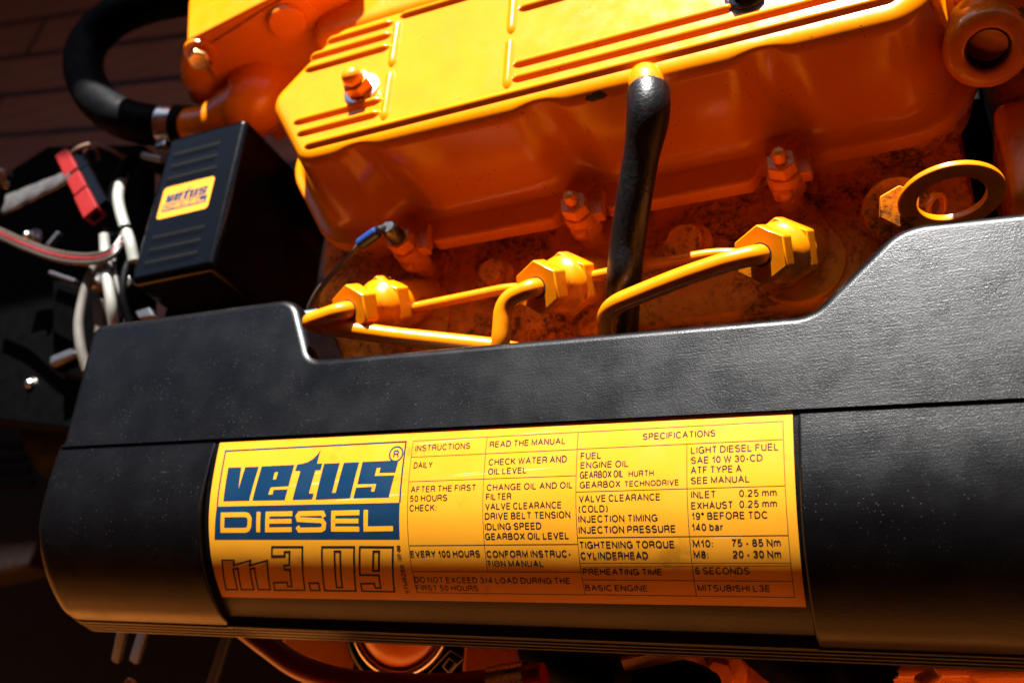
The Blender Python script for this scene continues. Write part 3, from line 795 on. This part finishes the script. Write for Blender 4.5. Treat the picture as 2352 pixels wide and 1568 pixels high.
def line_of_text(p, txt, x0, x1, t, cap, w, rot=False):
    gap = .30; x = 0; parts = []
    for c in txt:
        if c == ' ': x += .30; continue
        adv, sts = GLYPH[c]
        parts.append((x, sts)); x += adv + gap
    k = (x1 - x0 - (0 if rot else w)) / (x - gap)
    for px_, sts in parts:
        for s_ in sts:
            if rot: pts = [(t - b * cap, x0 + (px_ + a) * k) for a, b in s_]
            else: pts = [(x0 + w / 2 + (px_ + a) * k, t - w / 2 - b * (cap - w)) for a, b in s_]
            closed = len(pts) > 6 and math.dist(pts[0], pts[-1]) < 1e-4
            p.stroke(pts[:-1] if closed else pts, w, closed)
def circle(cx, cy, r, n=40): return [(cx + r * math.cos(2 * math.pi * k / n), cy + r * math.sin(2 * math.pi * k / n)) for k in range(n)]
def vetus(p):
    p.poly(GL['v']); p.poly(GL['e1'], (GL['e_hole'],)); p.poly(GL['t']); p.poly(GL['u']); p.poly(GL['s'])
def diesel(p, w=2.05):
    d = GL['D']; p.stroke([d[0], d[1], (d[2][0] - 1.0, d[2][1] - .7), (d[2][0], d[2][1] + .6), (d[3][0], d[3][1] - .6), (d[3][0] - .9, d[3][1] + .7), d[4], d[5]], w, True)
    p.stroke(GL['I'], w)
    p.stroke([GL['E1'][0], GL['E1'][1], GL['E1'][2], GL['E1'][3]], w); p.stroke(GL['E1m'], w * .95)
    p.stroke(GL['S'], w)
    p.stroke(GL['E2'], w); p.stroke(GL['E2m'], w * .95); p.stroke(GL['L'], w)
want = (0, -.5, .8)
p = Print(); vetus(p)
p.stroke([(-163.3, 30.8), (-163.3, 5.65), (-70.6, 5.75), (-70.9, 31.2)], .75)
p.poly([(-163.6, 30.8), (-70.9, 31.3), (-71.3, 46.0), (-164.7, 45.15)])
p.stroke(circle(-74.6, 10.9, 3.1), .7, True); line_of_text(p, 'R', -75.9, -73.2, 12.6, 3.3, .62)
p.lay('brand_logo', M['ink_blue'], st, SPF(.27), want)
p = Print(); diesel(p)
p.lay('diesel_lettering', M['ink_yellow'], st, SPF(.32), want)
p = Print()
for k in ('m', '3', 'dot', '0', '0h', '9', '9h'): p.stroke(GL[k], .85, True)
p.lay('model_number', M['ink_dark'], st, SPF(.27), want)
p = Print()
line_of_text(p, 'STM6288', 69.4, 56.8, -70.9, 1.75, .36, True); line_of_text(p, '07-00', 54.1, 48.6, -71.4, 1.5, .32, True)
lw = .24
yl, yr = [5.65, 12.6, 22.75, 48.5, 59.4, 69.0], [5.7, 12.5, 29.1, 46.1, 55.9, 62.6, 68.9]
x0, x1, x2, x3, x4 = -67.3, -33.6, 5.2, 48.0, 82.8
for t in yl: p.stroke([(x0, t), (-30, t), (x2, t)], lw)
for t in yr: p.stroke([(x2, t), (40, t), (x4, t)], lw)
p.stroke([(x0, yl[0]), (x0, 20), (x0, 40), (x0, yl[-1])], lw); p.stroke([(x1, yl[0]), (x1, 30), (x1, yl[4])], lw)
p.stroke([(x2, yr[0]), (x2, 40), (x2, yr[-1])], lw); p.stroke([(x3, yr[1]), (x3, 40), (x3, yr[-1])], lw); p.stroke([(x4, yr[0]), (x4, 40), (x4, yr[-1])], lw)
TXT = [('INSTRUCTIONS', -65.8, -40.7, 9.5), ('READ THE MANUAL', -32.1, .3, 9.2), ('DAILY', -65.7, -57, 16.6), ('CHECK WATER AND', -31.9, 1.2, 16.4), ('OIL LEVEL', -31.9, -15.3, 20.2),
       ('AFTER THE FIRST', -66.1, -36.7, 26.6), ('50 HOURS', -66.3, -49.3, 30.4), ('CHECK:', -66.4, -54, 34.2), ('CHANGE OIL AND OIL', -32.1, 4.0, 26.6), ('FILTER', -32.3, -21.4, 30.3),
       ('VALVE CLEARANCE', -32.6, -.5, 34.1), ('DRIVE BELT TENSION', -32.8, 2.9, 37.8), ('IDLING SPEED', -32.9, -9.1, 41.8), ('GEARBOX OIL LEVEL', -33.1, 1.9, 45.6),
       ('EVERY 100 HOURS', -67.0, -35.9, 52.5), ('CONFORM INSTRUC-', -33.1, 2.0, 52.4), ('TION MANUAL', -33.5, -9.5, 56.4), ('DO NOT EXCEED 3/4 LOAD DURING THE', -67.1, .3, 63.6), ('FIRST 50 HOURS', -67.3, -39.2, 67.2),
       ('SPECIFICATIONS', 31.1, 58.6, 8.7), ('FUEL', 6.7, 15.1, 15.3), ('ENGINE OIL', 6.8, 26, 18.9), ('GEARBOX OIL', 6.7, 24, 22.7), ('HURTH', 30.5 - 4.6, 35.6, 22.55), ('GEARBOX', 6.7, 22.8, 26.5), ('TECHNODRIVE', 24.3, 45.1, 26.3),
       ('VALVE CLEARANCE', 6.4, 38, 31.8), ('(COLD)', 6.2, 17.8, 35.6), ('INJECTION TIMING', 6, 36.7, 39.3), ('INJECTION PRESSURE', 5.9, 43.2, 43.3), ('TIGHTENING TORQUE', 5.7, 42.3, 48.9), ('CYLINDERHEAD', 5.8, 32, 52.9),
       ('PREHEATING TIME', 5.8, 36.6, 59.3), ('BASIC ENGINE', 5.7, 30.2, 65.9),
       ('LIGHT DIESEL FUEL', 49.5, 81.1, 14.7), ('SAE 10 W 30-CD', 49.5, 75.4, 18.4), ('ATF TYPE A', 49.4, 67.9, 22.1), ('SEE MANUAL', 49.4, 70.7, 25.9), ('INLET', 49.4, 58.4, 31.1), ('0.25 mm', 66.7, 79.8, 30.95),
       ('EXHAUST', 49.3, 64.4, 35), ('0.25 mm', 66.6, 79.7, 34.75), ('19\u00b0 BEFORE TDC', 49.2, 76.3, 38.7), ('140 bar', 49, 60.5, 42.6), ('M10:', 49, 56.3, 48.4), ('75 - 85 Nm', 62.9, 80, 48.2), ('M8:', 48.9, 54.3, 52.3), ('20 - 30 Nm', 63, 79.8, 52.2),
       ('6 SECONDS', 48.8, 68.3, 58.5), ('MITSUBISHI L3E', 48.8, 74.8, 65.2)]
for s_, a, b, t in TXT:
    small = s_ in ('HURTH', 'TECHNODRIVE')
    line_of_text(p, s_, a, b, t + TILT * (a + 167), 2.25 if small else 2.62, .38 if small else .44)
p.lay('printed_table', M['ink_dark'], st, SPF(.27), want)

# ================================================================== BREATHER HOSE
bh = thing('breather_hose', 'thick black rubber breather hose hanging from the front edge of the ribbed orange rocker cover', 'hose', PY(1427, 720, -64))
path = [PY(1488, 207, 9), PY(1490, 246, 0), PY(1484, 300, -8), PY(1470, 375, -18), PY(1456, 460, -30), PY(1441, 560, -44), PY(1433, 640, -56), PY(1429, 720, -63), PY(1426, 800, -68), PY(1430, 900, -72)]
def hr(t):
    base = 7.5
    k = t * (len(path) - 1)
    return (base + 1.5 * (1 / (1 + math.exp((k - 2.2) * 4.5)))) * (.93 if t < .004 else 1)
build(MB().tube(path, hr, 40, smooth=7), 'hose_wall', M['rubber'], bh, sharp=70)

# ================================================================== CONTROL BOX
zt = -45
cb = thing('control_box', 'black plastic control box with vent slots and a small yellow sticker', 'control box', (-284, 50, -140))
mb = MB().box((-313, -1.5, -140), (-254.5, 103.5, zt))
build(mb, 'case', M['black'], cb, bevel=4.2, seg=5)
vb = Vector((-313, 103.5)), Vector((-254.5, -1.5))
def BX(u, v, z=zt): return PZ(u, v, z)
for (u0, v0, u1, v1) in ((400, 355, 505, 330), (392, 383, 500, 357), (384, 412, 497, 384), (350, 548, 470, 520), (342, 577, 462, 549), (332, 606, 455, 578)):
    a, b = BX(u0, v0), BX(u1, v1); a.y = b.y = (a.y + b.y) / 2
    m = MB().box((a.x, a.y - 1.3, zt - .3), (b.x, a.y + 1.3, zt + .35)); build(m, 'vent_slot', M['bilge'], cb, bevel=.25)
    m = MB().box((a.x, a.y - 3.6, zt - .3), (b.x - 1.5, a.y - 1.9, zt + .22)); build(m, 'vent_louvre', M['black'], cb, bevel=.5)
ca, cbb, cc, cd = BX(377, 434), BX(493, 404), BX(478, 480), BX(361, 503)
sx0, sx1 = (ca.x + cd.x) / 2, (cbb.x + cc.x) / 2; sy1, sy0 = (ca.y + cbb.y) / 2, (cc.y + cd.y) / 2
rp = rounded([(sx0, sy0, 2.4), (sx1, sy0, 2.4), (sx1, sy1, 2.4), (sx0, sy1, 2.4)], 5)
sk = build(MB().loft([[(q.x, q.y, z) for q in rp] for z in (zt + .02, zt + .2)]), 'small_sticker', M['sticker'], cb)
kx = (sx1 - sx0 - 5) / 92.0; ky = (sy1 - sy0 - 8) / 40
def BF(z): return lambda x, t: (sx0 + 2.5 + (x + 163.5) * kx, sy1 - 3.2 - (t - 5.5) * ky, z)
p = Print(); vetus(p); p.poly([(-163.6, 31), (-71, 31), (-71, 46), (-164, 46)])
p.lay('brand_logo', M['ink_blue'], sk, BF(zt + .26), (0, 0, 1), cuts=False)
p = Print(); diesel(p, 2.3); p.lay('diesel_lettering', M['ink_yellow'], sk, BF(zt + .31), (0, 0, 1), cuts=False)

# ================================================================== COOLANT HOSE AND ITS CLAMP
ch = thing('coolant_hose', 'wide black coolant hose curving in a loop beside the orange heat exchanger', 'hose', PZ(190, 150, -60))
hp_ = [PZ(640, -60, -70), PZ(520, -30, -60), PZ(420, -8, -48), PZ(330, 12, -46), PZ(255, 46, -45), PZ(203, 100, -45), PZ(192, 160, -45), PZ(217, 220, -45), PZ(268, 264, -45), PZ(330, 285, -52), PZ(390, 290, -59), PZ(436, 290, -60)]
build(MB().tube(hp_, 13.2, 40, smooth=7), 'hose_wall', M['rubber_smooth'], ch, sharp=70)
a, b = PZ(374, 289, -57), PZ(408, 290, -60)
build(MB().tube([a, a.lerp(b, .1), a.lerp(b, .9), b], lambda t: 14.0 if .05 < t < .95 else 13.6, 44), 'clamp_band', M['steel'], ch, sharp=50)
build(MB().box(a + Vector((0, -19, -6)), a + Vector((8, -13, 2))), 'clamp_screw', M['steel'], ch, bevel=.8)

# ================================================================== WIRES AND CONNECTORS ON THE LEFT
def wire(name, label, cat, pts, r, mat, part='sheath', smooth=8, n=16, at=None):
    t = thing(name, label, cat, at or pts[0])
    build(MB().tube(pts, r, n, smooth=smooth), part, mat, t, sharp=70)
    return t
Zw = -62
z_ = lambda u, v, z=Zw: PZ(u, v, z)
rc = thing('red_connector', 'red plastic plug connector with three stepped sections hanging on the wires', 'connector', z_(190, 430))
A_, B_ = z_(150, 356), z_(219, 497)
ax = (B_ - A_).normalized(); up = Vector((0, 0, 1)); sd = ax.cross(up).normalized()
def cbox(f0, f1, w0, w1, h, off=0, m=None):
    L = (B_ - A_).length; m = m or MB()
    p, q = A_ + ax * L * f0 + sd * off, A_ + ax * L * f1 + sd * off
    return m.loft([[c - sd * w - up * h, c + sd * w - up * h, c + sd * w + up * h, c - sd * w + up * h] for c, w in ((p, w0), (q, w1))])
m = cbox(0, .36, 5.0, 5.0, 4.4); cbox(.355, .405, 3.6, 3.6, 3.2, 0, m); cbox(.40, .655, 5.0, 5.0, 4.4, 0, m); cbox(.65, .69, 3.8, 3.8, 3.4, 0, m); cbox(.685, 1.0, 5.4, 5.6, 4.8, 0, m)
build(m, 'shell', M['red'], rc, bevel=.5)
m = MB(); cbox(.99, 1.004, 3.4, 3.4, 2.8, 0, m)
build(m, 'socket', M['bilge'], rc)
bc = thing('black_connector', 'black plastic plug connector lying against the right side of the red one', 'connector', z_(225, 430, Zw - 4))
m = cbox(.12, .97, 3.4, 3.4, 2.6, -9.0); cbox(.3, .4, 4.0, 4.0, 3.0, -9.0, m)
build(m, 'shell', M['black'], bc, bevel=.6)
wire('looped_wire', 'thin pinkish wire looping from the top of the red connector', 'wire', [z_(153, 366), z_(170, 348, Zw + 3), z_(190, 337, Zw + 8), z_(215, 332, Zw + 9), z_(245, 340, Zw + 6), z_(285, 360), z_(330, 372, Zw - 12), z_(390, 372, Zw - 20)], 1.5, M['pink_wire'])
ws = wire('white_sleeve', 'white plastic cable sleeve with a black tie beside the control box', 'cable', [z_(293, 370, Zw - 14), z_(282, 405, Zw - 6), z_(272, 445), z_(275, 480), z_(287, 522), z_(298, 556), z_(308, 600, Zw - 4)], 3.4, M['white'])
c_ = z_(289, 530)
build(MB().lathe(c_, z_(298, 556) - z_(287, 522), [(-1.5, 4.0), (-1.3, 4.4), (1.3, 4.4), (1.5, 4.0)], 24), 'cable_tie', M['black'], ws)
build(MB().tube([c_ + Vector((-3, -2, 2)), z_(272, 536, Zw + 2), z_(258, 537, Zw + 2), z_(240, 528)], 1.3, 10, smooth=6), 'tie_tail', M['black'], ws)
wire('black_cable', 'black cable rising over the top of the white sleeve', 'cable', [z_(262, 480, Zw - 8), z_(268, 430, Zw - 4), z_(285, 388, Zw - 2), z_(312, 366, Zw - 6), z_(345, 372, Zw - 12), z_(385, 400, Zw - 25)], 4.0, M['rubber_smooth'])
wire('short_white_sleeve', 'short white sleeve end lying across the top left corner of the control box', 'cable', [z_(330, 357, Zw + 4), z_(345, 361, Zw + 5), z_(372, 368, Zw + 3)], 2.2, M['white'])
wire('hanging_white_sleeve', 'white sleeve hanging straight down under the tied cables', 'cable', [z_(240, 540, Zw + 2), z_(242, 580), z_(247, 640), z_(256, 700, Zw - 4), z_(264, 770, Zw - 14)], 3.2, M['white'])
wire('bent_grey_cable', 'flat grey beige cable bowing left and down behind the engine cover', 'cable', [z_(232, 590, Zw - 2), z_(208, 632, Zw - 2), z_(190, 690, Zw - 4), z_(181, 745, Zw - 6), z_(186, 800, Zw - 10), z_(200, 850, Zw - 16)], 3.0, M['grey_cable'])
tw = thing('twin_cable', 'smoky clear twin cable with one red core sweeping in from the left', 'cable', z_(100, 575))
tp = lambda dz, dv: [z_(-60, 512 + dv, Zw + dz), z_(0, 535 + dv, Zw + dz), z_(60, 562 + dv, Zw + 4 + dz), z_(130, 586 + dv, Zw + 5 + dz), z_(200, 594 + dv, Zw + 7 + dz), z_(252, 583 + dv, Zw + 6 + dz), z_(277, 555 + dv, Zw + 3 + dz), z_(285, 533 + dv, Zw + dz)]
build(MB().tube(tp(0, -7), 1.7, 14, smooth=8), 'clear_core', M['clear'], tw, sharp=70)
build(MB().tube(tp(0, 10), 1.7, 14, smooth=8), 'clear_core', M['clear'], tw, sharp=70)
build(MB().tube(tp(.6, 1.5)[:-1], 1.5, 14, smooth=8), 'red_core', M['red_wire'], tw, sharp=70)
fs = thing('crinkled_sleeve', 'crinkled translucent sleeve lying flat left of the red connector', 'sleeve', z_(90, 440, -75))
a, b = z_(14, 470, -64), z_(168, 402, -60); t_ = (b - a); s_ = Vector((-t_.y, t_.x, 0)).normalized()
rings = []
for k in range(15):
    f = k / 14; c0 = a + t_ * f; ww = 9 - 3.5 * f
    rings.append([c0 + s_ * (ww * math.cos(q)) + Vector((0, 0, (2.4 + .9 * math.sin(7 * f * math.pi + 3 * q)) * math.sin(q))) for q in (2 * math.pi * j / 20 for j in range(20))])
build(MB().loft(rings), 'sleeve_wall', M['foil'], fs, sharp=60)
ew = thing('earth_wire', 'thin brown wire with a blue crimp terminal under the end of the rocker cover', 'wire', PY(760, 640, -20))
e1_, e2_, e3_ = PY(893, 522, -14), PY(868, 532, -16), PY(826, 562, -19)
build(MB().tube([e3_, PY(803, 588, -21), PY(768, 624, -24), PY(735, 662, -27), PY(712, 705, -31), PY(703, 760, -37)], 1.4, 14, smooth=7), 'core', M['brown_wire'], ew, sharp=70)
build(MB().tube([e2_, e2_.lerp(e3_, .08), e2_.lerp(e3_, .92), e3_], lambda t: 3.0 if .02 < t < .98 else 2.6, 22), 'crimp_sleeve', M['blue'], ew, sharp=50)
build(MB().tube([e1_, PY(872, 527, -18), e2_], 1.9, 12), 'terminal_neck', M['steel_dark'], ew)
wire('teal_hose', 'short teal plastic hose end tucked behind the left injector pipe', 'hose', [PY(680, 728, -50), PY(706, 726, -49), PY(730, 722, -47)], 3.0, M['teal'])

wire('pale_lead', 'thin pale wire arching down beside the hanging white sleeve', 'wire', [z_(276, 545, Zw), z_(262, 590, Zw), z_(268, 650, Zw - 2), z_(284, 700, Zw - 8), z_(292, 760, Zw - 16)], 1.3, M['grey_cable'])
wire('black_lead', 'thin black cable running down along the left side of the control box', 'cable', [z_(298, 590, Zw - 6), z_(286, 630, Zw - 4), z_(282, 680, Zw - 6), z_(296, 740, Zw - 14)], 2.4, M['rubber_smooth'])
wire('short_pale_lead', 'short pale wire bent under the top end of the black connector', 'wire', [z_(196, 352, Zw + 2), z_(206, 340, Zw + 5), z_(222, 346, Zw + 3), z_(228, 372, Zw - 2)], 1.2, M['pink_wire'])

# ================================================================== ALTERNATOR AND BRACKETRY IN THE DARK LEFT
al = thing('alternator', 'black alternator with steel nuts in the dark left of the engine bay', 'alternator', (-420, 10, -200))
mb = MB().lathe((-500, 5, -196), (1, 0, 0), [(0, 50), (4, 58), (40, 62), (80, 62), (84, 58), (120, 58), (126, 50), (128, 20)], 48)
build(mb, 'housing', M['black_metal'], al, bevel=.8)
def nut_at(u, v, z, r=4.2):
    p_ = z_(u, v, z)
    m = MB().hexa(p_, (.1, -.3, .95), r, 4.5, .2).lathe(p_ + Vector((.4, -1.2, 4)), (.1, -.3, .95), [(0, r * .62), (3, r * .6), (4.4, r * .3)], 20)
    o = build(m, 'nut', M['steel'], al, bevel=.5)
    build(MB().lathe(p_, (.1, -.3, .95), [(-1, r * 1.5), (0, r * 1.5), (.4, r * 1.3)], 26), 'washer', M['steel'], o)
nut_at(78, 546, -80); nut_at(228, 650, -78); nut_at(84, 884, -120, 5); nut_at(286, 648, -84, 3)
build(MB().bar(z_(118, 628, -84), z_(176, 648, -84), 2.5, 5), 'bracket_edge', M['steel_dull'], al, bevel=.8)
build(MB().bar(z_(122, 832, -95), z_(182, 808, -95), 6, 6), 'bracket_foot', M['steel_dull'], al, bevel=1)
build(MB().bar(z_(112, 566, -78), z_(138, 535, -78), 3, 4), 'terminal_tab', M['steel_dull'], al, bevel=.5)
build(MB().prism([z_(120, 640, -92), z_(300, 690, -92), z_(290, 900, -98), z_(120, 850, -98)], (0, 0, -8)), 'mounting_bracket', M['black_metal'], al, bevel=1.5)
build(MB().bar(z_(230, 690, -76), z_(236, 780, -84), 7, 7), 'spacer', M['grey_cable'], al, bevel=1)
build(MB().prism([z_(310, 715, -70), z_(342, 705, -70), z_(352, 724, -70), z_(318, 730, -70)], (0, 0, -4)), 'terminal_block', M['steel_dull'], al, bevel=.6)
build(MB().box((-360, -60, -200), (-318, 110, -120)), 'adjusting_arm', M['black_metal'], al, bevel=3)
fg = thing('fan_guard', 'dark slotted guard barely visible at the far left edge', 'guard', z_(40, 1040, -230))
fp = [z_(-80, 960, -230), z_(70, 985, -230), z_(135, 1130, -230), z_(60, 1300, -230), z_(-80, 1330, -230)]
build(MB().prism(fp, (0, 0, -30)), 'panel', plain('brown_black_paint', (.004, .0015, .0008), .6, spec=.1), fg, bevel=3)
for k, v in enumerate((1018, 1048, 1078, 1108)):
    m = MB().bar(z_(-60, v, -229), z_(52 + 8 * k, v, -229), 5, 3); build(m, 'slot', M['bilge'], fg)
sr = thing('steel_pipe_end', 'bright steel fitting at the left picture edge beside the sleeve', 'fitting', z_(4, 410, -80))
build(MB().lathe(z_(0, 404, -80), (.2, -.5, .8), [(-8, 5), (0, 5), (.6, 4.2)], 24), 'tube', M['steel'], sr)
build(MB().hexa(z_(18, 425, -80), (.2, -.5, .8), 3.2, 3, .2), 'nut', M['steel'], sr, bevel=.4)

# ================================================================== BELOW THE COVER
of = thing('oil_filter', 'black oil filter canister with a plated rim and orange dome below the cover', 'oil filter', PZ(915, 1420, -240))
fc = PZ(918, 1418, -130)
fa = Vector((0, -.22, .97)).normalized()
build(MB().lathe(fc - fa * 4, fa, [(-100, 38), (-8, 38), (-3, 37), (0, 34), (1, 30)], 56), 'canister', M['black'], of, sharp=50)
build(MB().lathe(fc, fa, [(-4, 28), (-.5, 28.4), (1.2, 27.6), (1.8, 26), (1.0, 24.6), (-3, 24.4)], 64, cap=False), 'rim', M['chrome'], of, sharp=60)
build(MB().lathe(fc, fa, [(-4, 24.5), (-1, 24), (3, 21), (6, 15), (7, 10), (6.4, 9), (6.4, 3)], 56), 'dome', M['paint'], of, sharp=50)
def flt(x, t):
    r_ = 36.0 + .0 + t; a_ = math.radians(-62 + x)
    a2, xx, yy = frame(fa)
    g = Vector((math.cos(a_), math.sin(a_), 0)); g = (g - fa * g.dot(fa)).normalized()
    return fc - fa * (3.2 + max(0, t) * .55) + g * r_ + fa * .9
p = Print(); p.stroke([(-6, -5), (30, -5), (30, 2.4), (-6, 2.4)], .6, True)
p.stroke([(-1, 1), (5, -3.6), (11, 1)], .8); p.stroke([(15, -3.6), (15, 1), (24, 1), (24, -3.6)], .8, True)
p.lay('printed_mark', M['ink_pale'], of, flt, (0, -.4, .9), cuts=False)
wire('red_hose', 'dark red hose sweeping under the cover past the oil filter', 'hose', [PZ(560, 1440, -104), PZ(618, 1484, -104), PZ(690, 1532, -104), PZ(790, 1562, -104), PZ(900, 1572, -104), PZ(1010, 1576, -102), PZ(1135, 1566, -100), PZ(1250, 1552, -100)], 5.6, M['red_hose'], 'hose_wall', n=24)
sc = thing('steel_sleeve', 'plated sleeve on the end of the red hose below the cover', 'fitting', PZ(1165, 1560, -100))
build(MB().tube([PZ(1128, 1567, -100), PZ(1132, 1566, -100), PZ(1205, 1553, -100), PZ(1210, 1552, -100)], 6.6, 28), 'tube', M['steel'], sc, sharp=60)
eb = MB()
eb.prism([PZ(632, 1440, -150), PZ(800, 1440, -150), PZ(776, 1600, -150), PZ(706, 1600, -150)], (0, 0, -12))
build(eb, 'mounting_plate', M['paint'], eng, bevel=2)
build(MB().lathe(PZ(1570, 1535, -140), (-.3, -.5, .8), [(-30, 14), (-2, 14), (0, 12.5)], 36), 'fuel_pump_plug', M['paint'], eng)
build(MB().box(PZ(1600, 1568, -190), PZ(1600, 1568, -190) + Vector((70, 60, 45))), 'fuel_pump', M['paint_some_dirt'], eng, bevel=5)
build(MB().lathe(PZ(1720, 1530, -146), (0, -.4, .9), [(-20, 12), (0, 12), (1, 10)], 30), 'fuel_pump_cap', M['paint_some_dirt'], eng)
build(MB().box(PZ(1960, 1600, -175), PZ(1960, 1600, -175) + Vector((64, 80, 40))), 'injection_pump', M['paint'], eng, bevel=4)
build(MB().box(PZ(2230, 1600, -165), PZ(2230, 1600, -165) + Vector((70, 80, 35))), 'injection_pump', M['paint_some_dirt'], eng, bevel=4)
for u_, v_, z_0, r_ in ((1655, 1545, -138, 11), (1790, 1520, -142, 9), (1235, 1545, -146, 10)):
    o_ = build(MB().lathe(PZ(u_, v_, z_0), (0, -.4, .9), [(-40, r_ * 1.25), (-6, r_ * 1.25), (-5.5, r_), (0, r_), (1, r_ * .8)], 30), 'pump_element', M['paint'], eng, sharp=40)
    build(MB().hexa(PZ(u_, v_, z_0) + Vector((0, -.4, .9)), (0, -.4, .9), r_ * .6, 4, .2), 'nut', M['paint_some_dirt'], o_, bevel=.5)
build(MB().box(PZ(1120, 1600, -170), PZ(1120, 1600, -170) + Vector((52, 60, 34))), 'filter_bracket', M['paint'], eng, bevel=4)
build(MB().box(PZ(1690, 1610, -168), PZ(1690, 1610, -168) + Vector((44, 70, 26))), 'pump_flange', M['paint'], eng, bevel=3)
build(MB().bar(PZ(2120, 1545, -128), PZ(2145, 1580, -128), 10, 12), 'pump_lever', M['paint_some_dirt'], eng, bevel=2)
build(MB().box((-200, -118, -330), (160, -92, -150)), 'crankcase_side', M['paint_some_dirt'], eng, bevel=6)
dp = thing('flat_steel_bar', 'short sunlit flat steel bar under the lower edge of the cover', 'bar', PZ(1510, 1510, -112))
build(MB().bar(PZ(1432, 1527, -112), PZ(1640, 1478, -112), 6, 2.6, (.0, -.6, .8)), 'bar', plain('tan_steel', (.42, .22, .09), .45, bump=.3, scale=300), dp, bevel=.5)
bl = thing('lower_hose', 'black hose with a slotted steel clamp below the middle of the cover', 'hose', PZ(1450, 1560, -125))
h0, h1 = PZ(1300, 1560, -126), PZ(1560, 1575, -122)
build(MB().tube([PZ(1220, 1480, -150), PZ(1290, 1530, -130), h0.lerp(h1, .4), h1, PZ(1620, 1600, -130)], 11, 30, smooth=7), 'hose_wall', M['rubber_smooth'], bl, sharp=70)
ca_, cb_ = h0.lerp(h1, .53), h0.lerp(h1, .68)
cl = build(MB().tube([ca_, ca_.lerp(cb_, .08), ca_.lerp(cb_, .92), cb_], 11.9, 36), 'clamp_band', M['steel_dull'], bl, sharp=60)
big = wire('curved_hose', 'thick black hose curving down below the right half of the cover', 'hose', [PZ(1740, 1450, -125), PZ(1800, 1500, -125), PZ(1868, 1540, -125), PZ(1900, 1600, -130)], 13, M['rubber_smooth'], 'hose_wall', n=28)
kn = thing('ribbed_knob', 'black ribbed knob beside the thick curved hose below the cover', 'knob', PZ(1985, 1530, -122))
kc = PZ(1988, 1520, -122); m = MB()
N_ = 60
prk = [(math.cos(2 * math.pi * k / N_) * (12.6 if k % 3 else 11.4), math.sin(2 * math.pi * k / N_) * (12.6 if k % 3 else 11.4)) for k in range(N_)]
ka, kx_, ky_ = frame((0, -.35, .94))
m.loft([[kc + kx_ * (px_ * s) + ky_ * (py_ * s) + ka * h for px_, py_ in prk] for h, s in ((-12, 1), (-1, 1), (0, .93))])
build(m, 'grip', M['black'], kn, sharp=30)
def strut(label, pts, w):
    t = thing('steel_strut', label, 'strut', pts[0], 'grey steel struts below the cover')
    build(MB().bar(pts[0], pts[1], w, 4, (0, -.5, .8)), 'bar', M['steel_dull'], t, bevel=.8)
build(MB().prism([z_(-40, 430, -116), z_(110, 335, -116), z_(330, 330, -116), z_(330, 900, -116), z_(160, 985, -116), z_(-40, 960, -116)], (0, 0, -14)), 'backing_plate', M['black_metal'], al, bevel=2)
strut('grey steel strut nearest the lower left corner of the cover', [PZ(292, 1400, -130), PZ(268, 1516, -150)], 5)
strut('short middle steel strut between the other two grey struts', [PZ(340, 1420, -145), PZ(310, 1518, -158)], 6)
strut('long grey steel strut slanting down left of the orange plate', [PZ(532, 1430, -138), PZ(478, 1600, -150)], 5.5)
gd = thing('brass_screw', 'small brass screw head at the bottom left picture edge', 'screw', PZ(302, 1566, -160))
build(MB().lathe(PZ(302, 1572, -160), (0, -.3, .95), [(0, 4), (2, 4), (3, 2.6)], 20), 'head', M['brass'], gd)
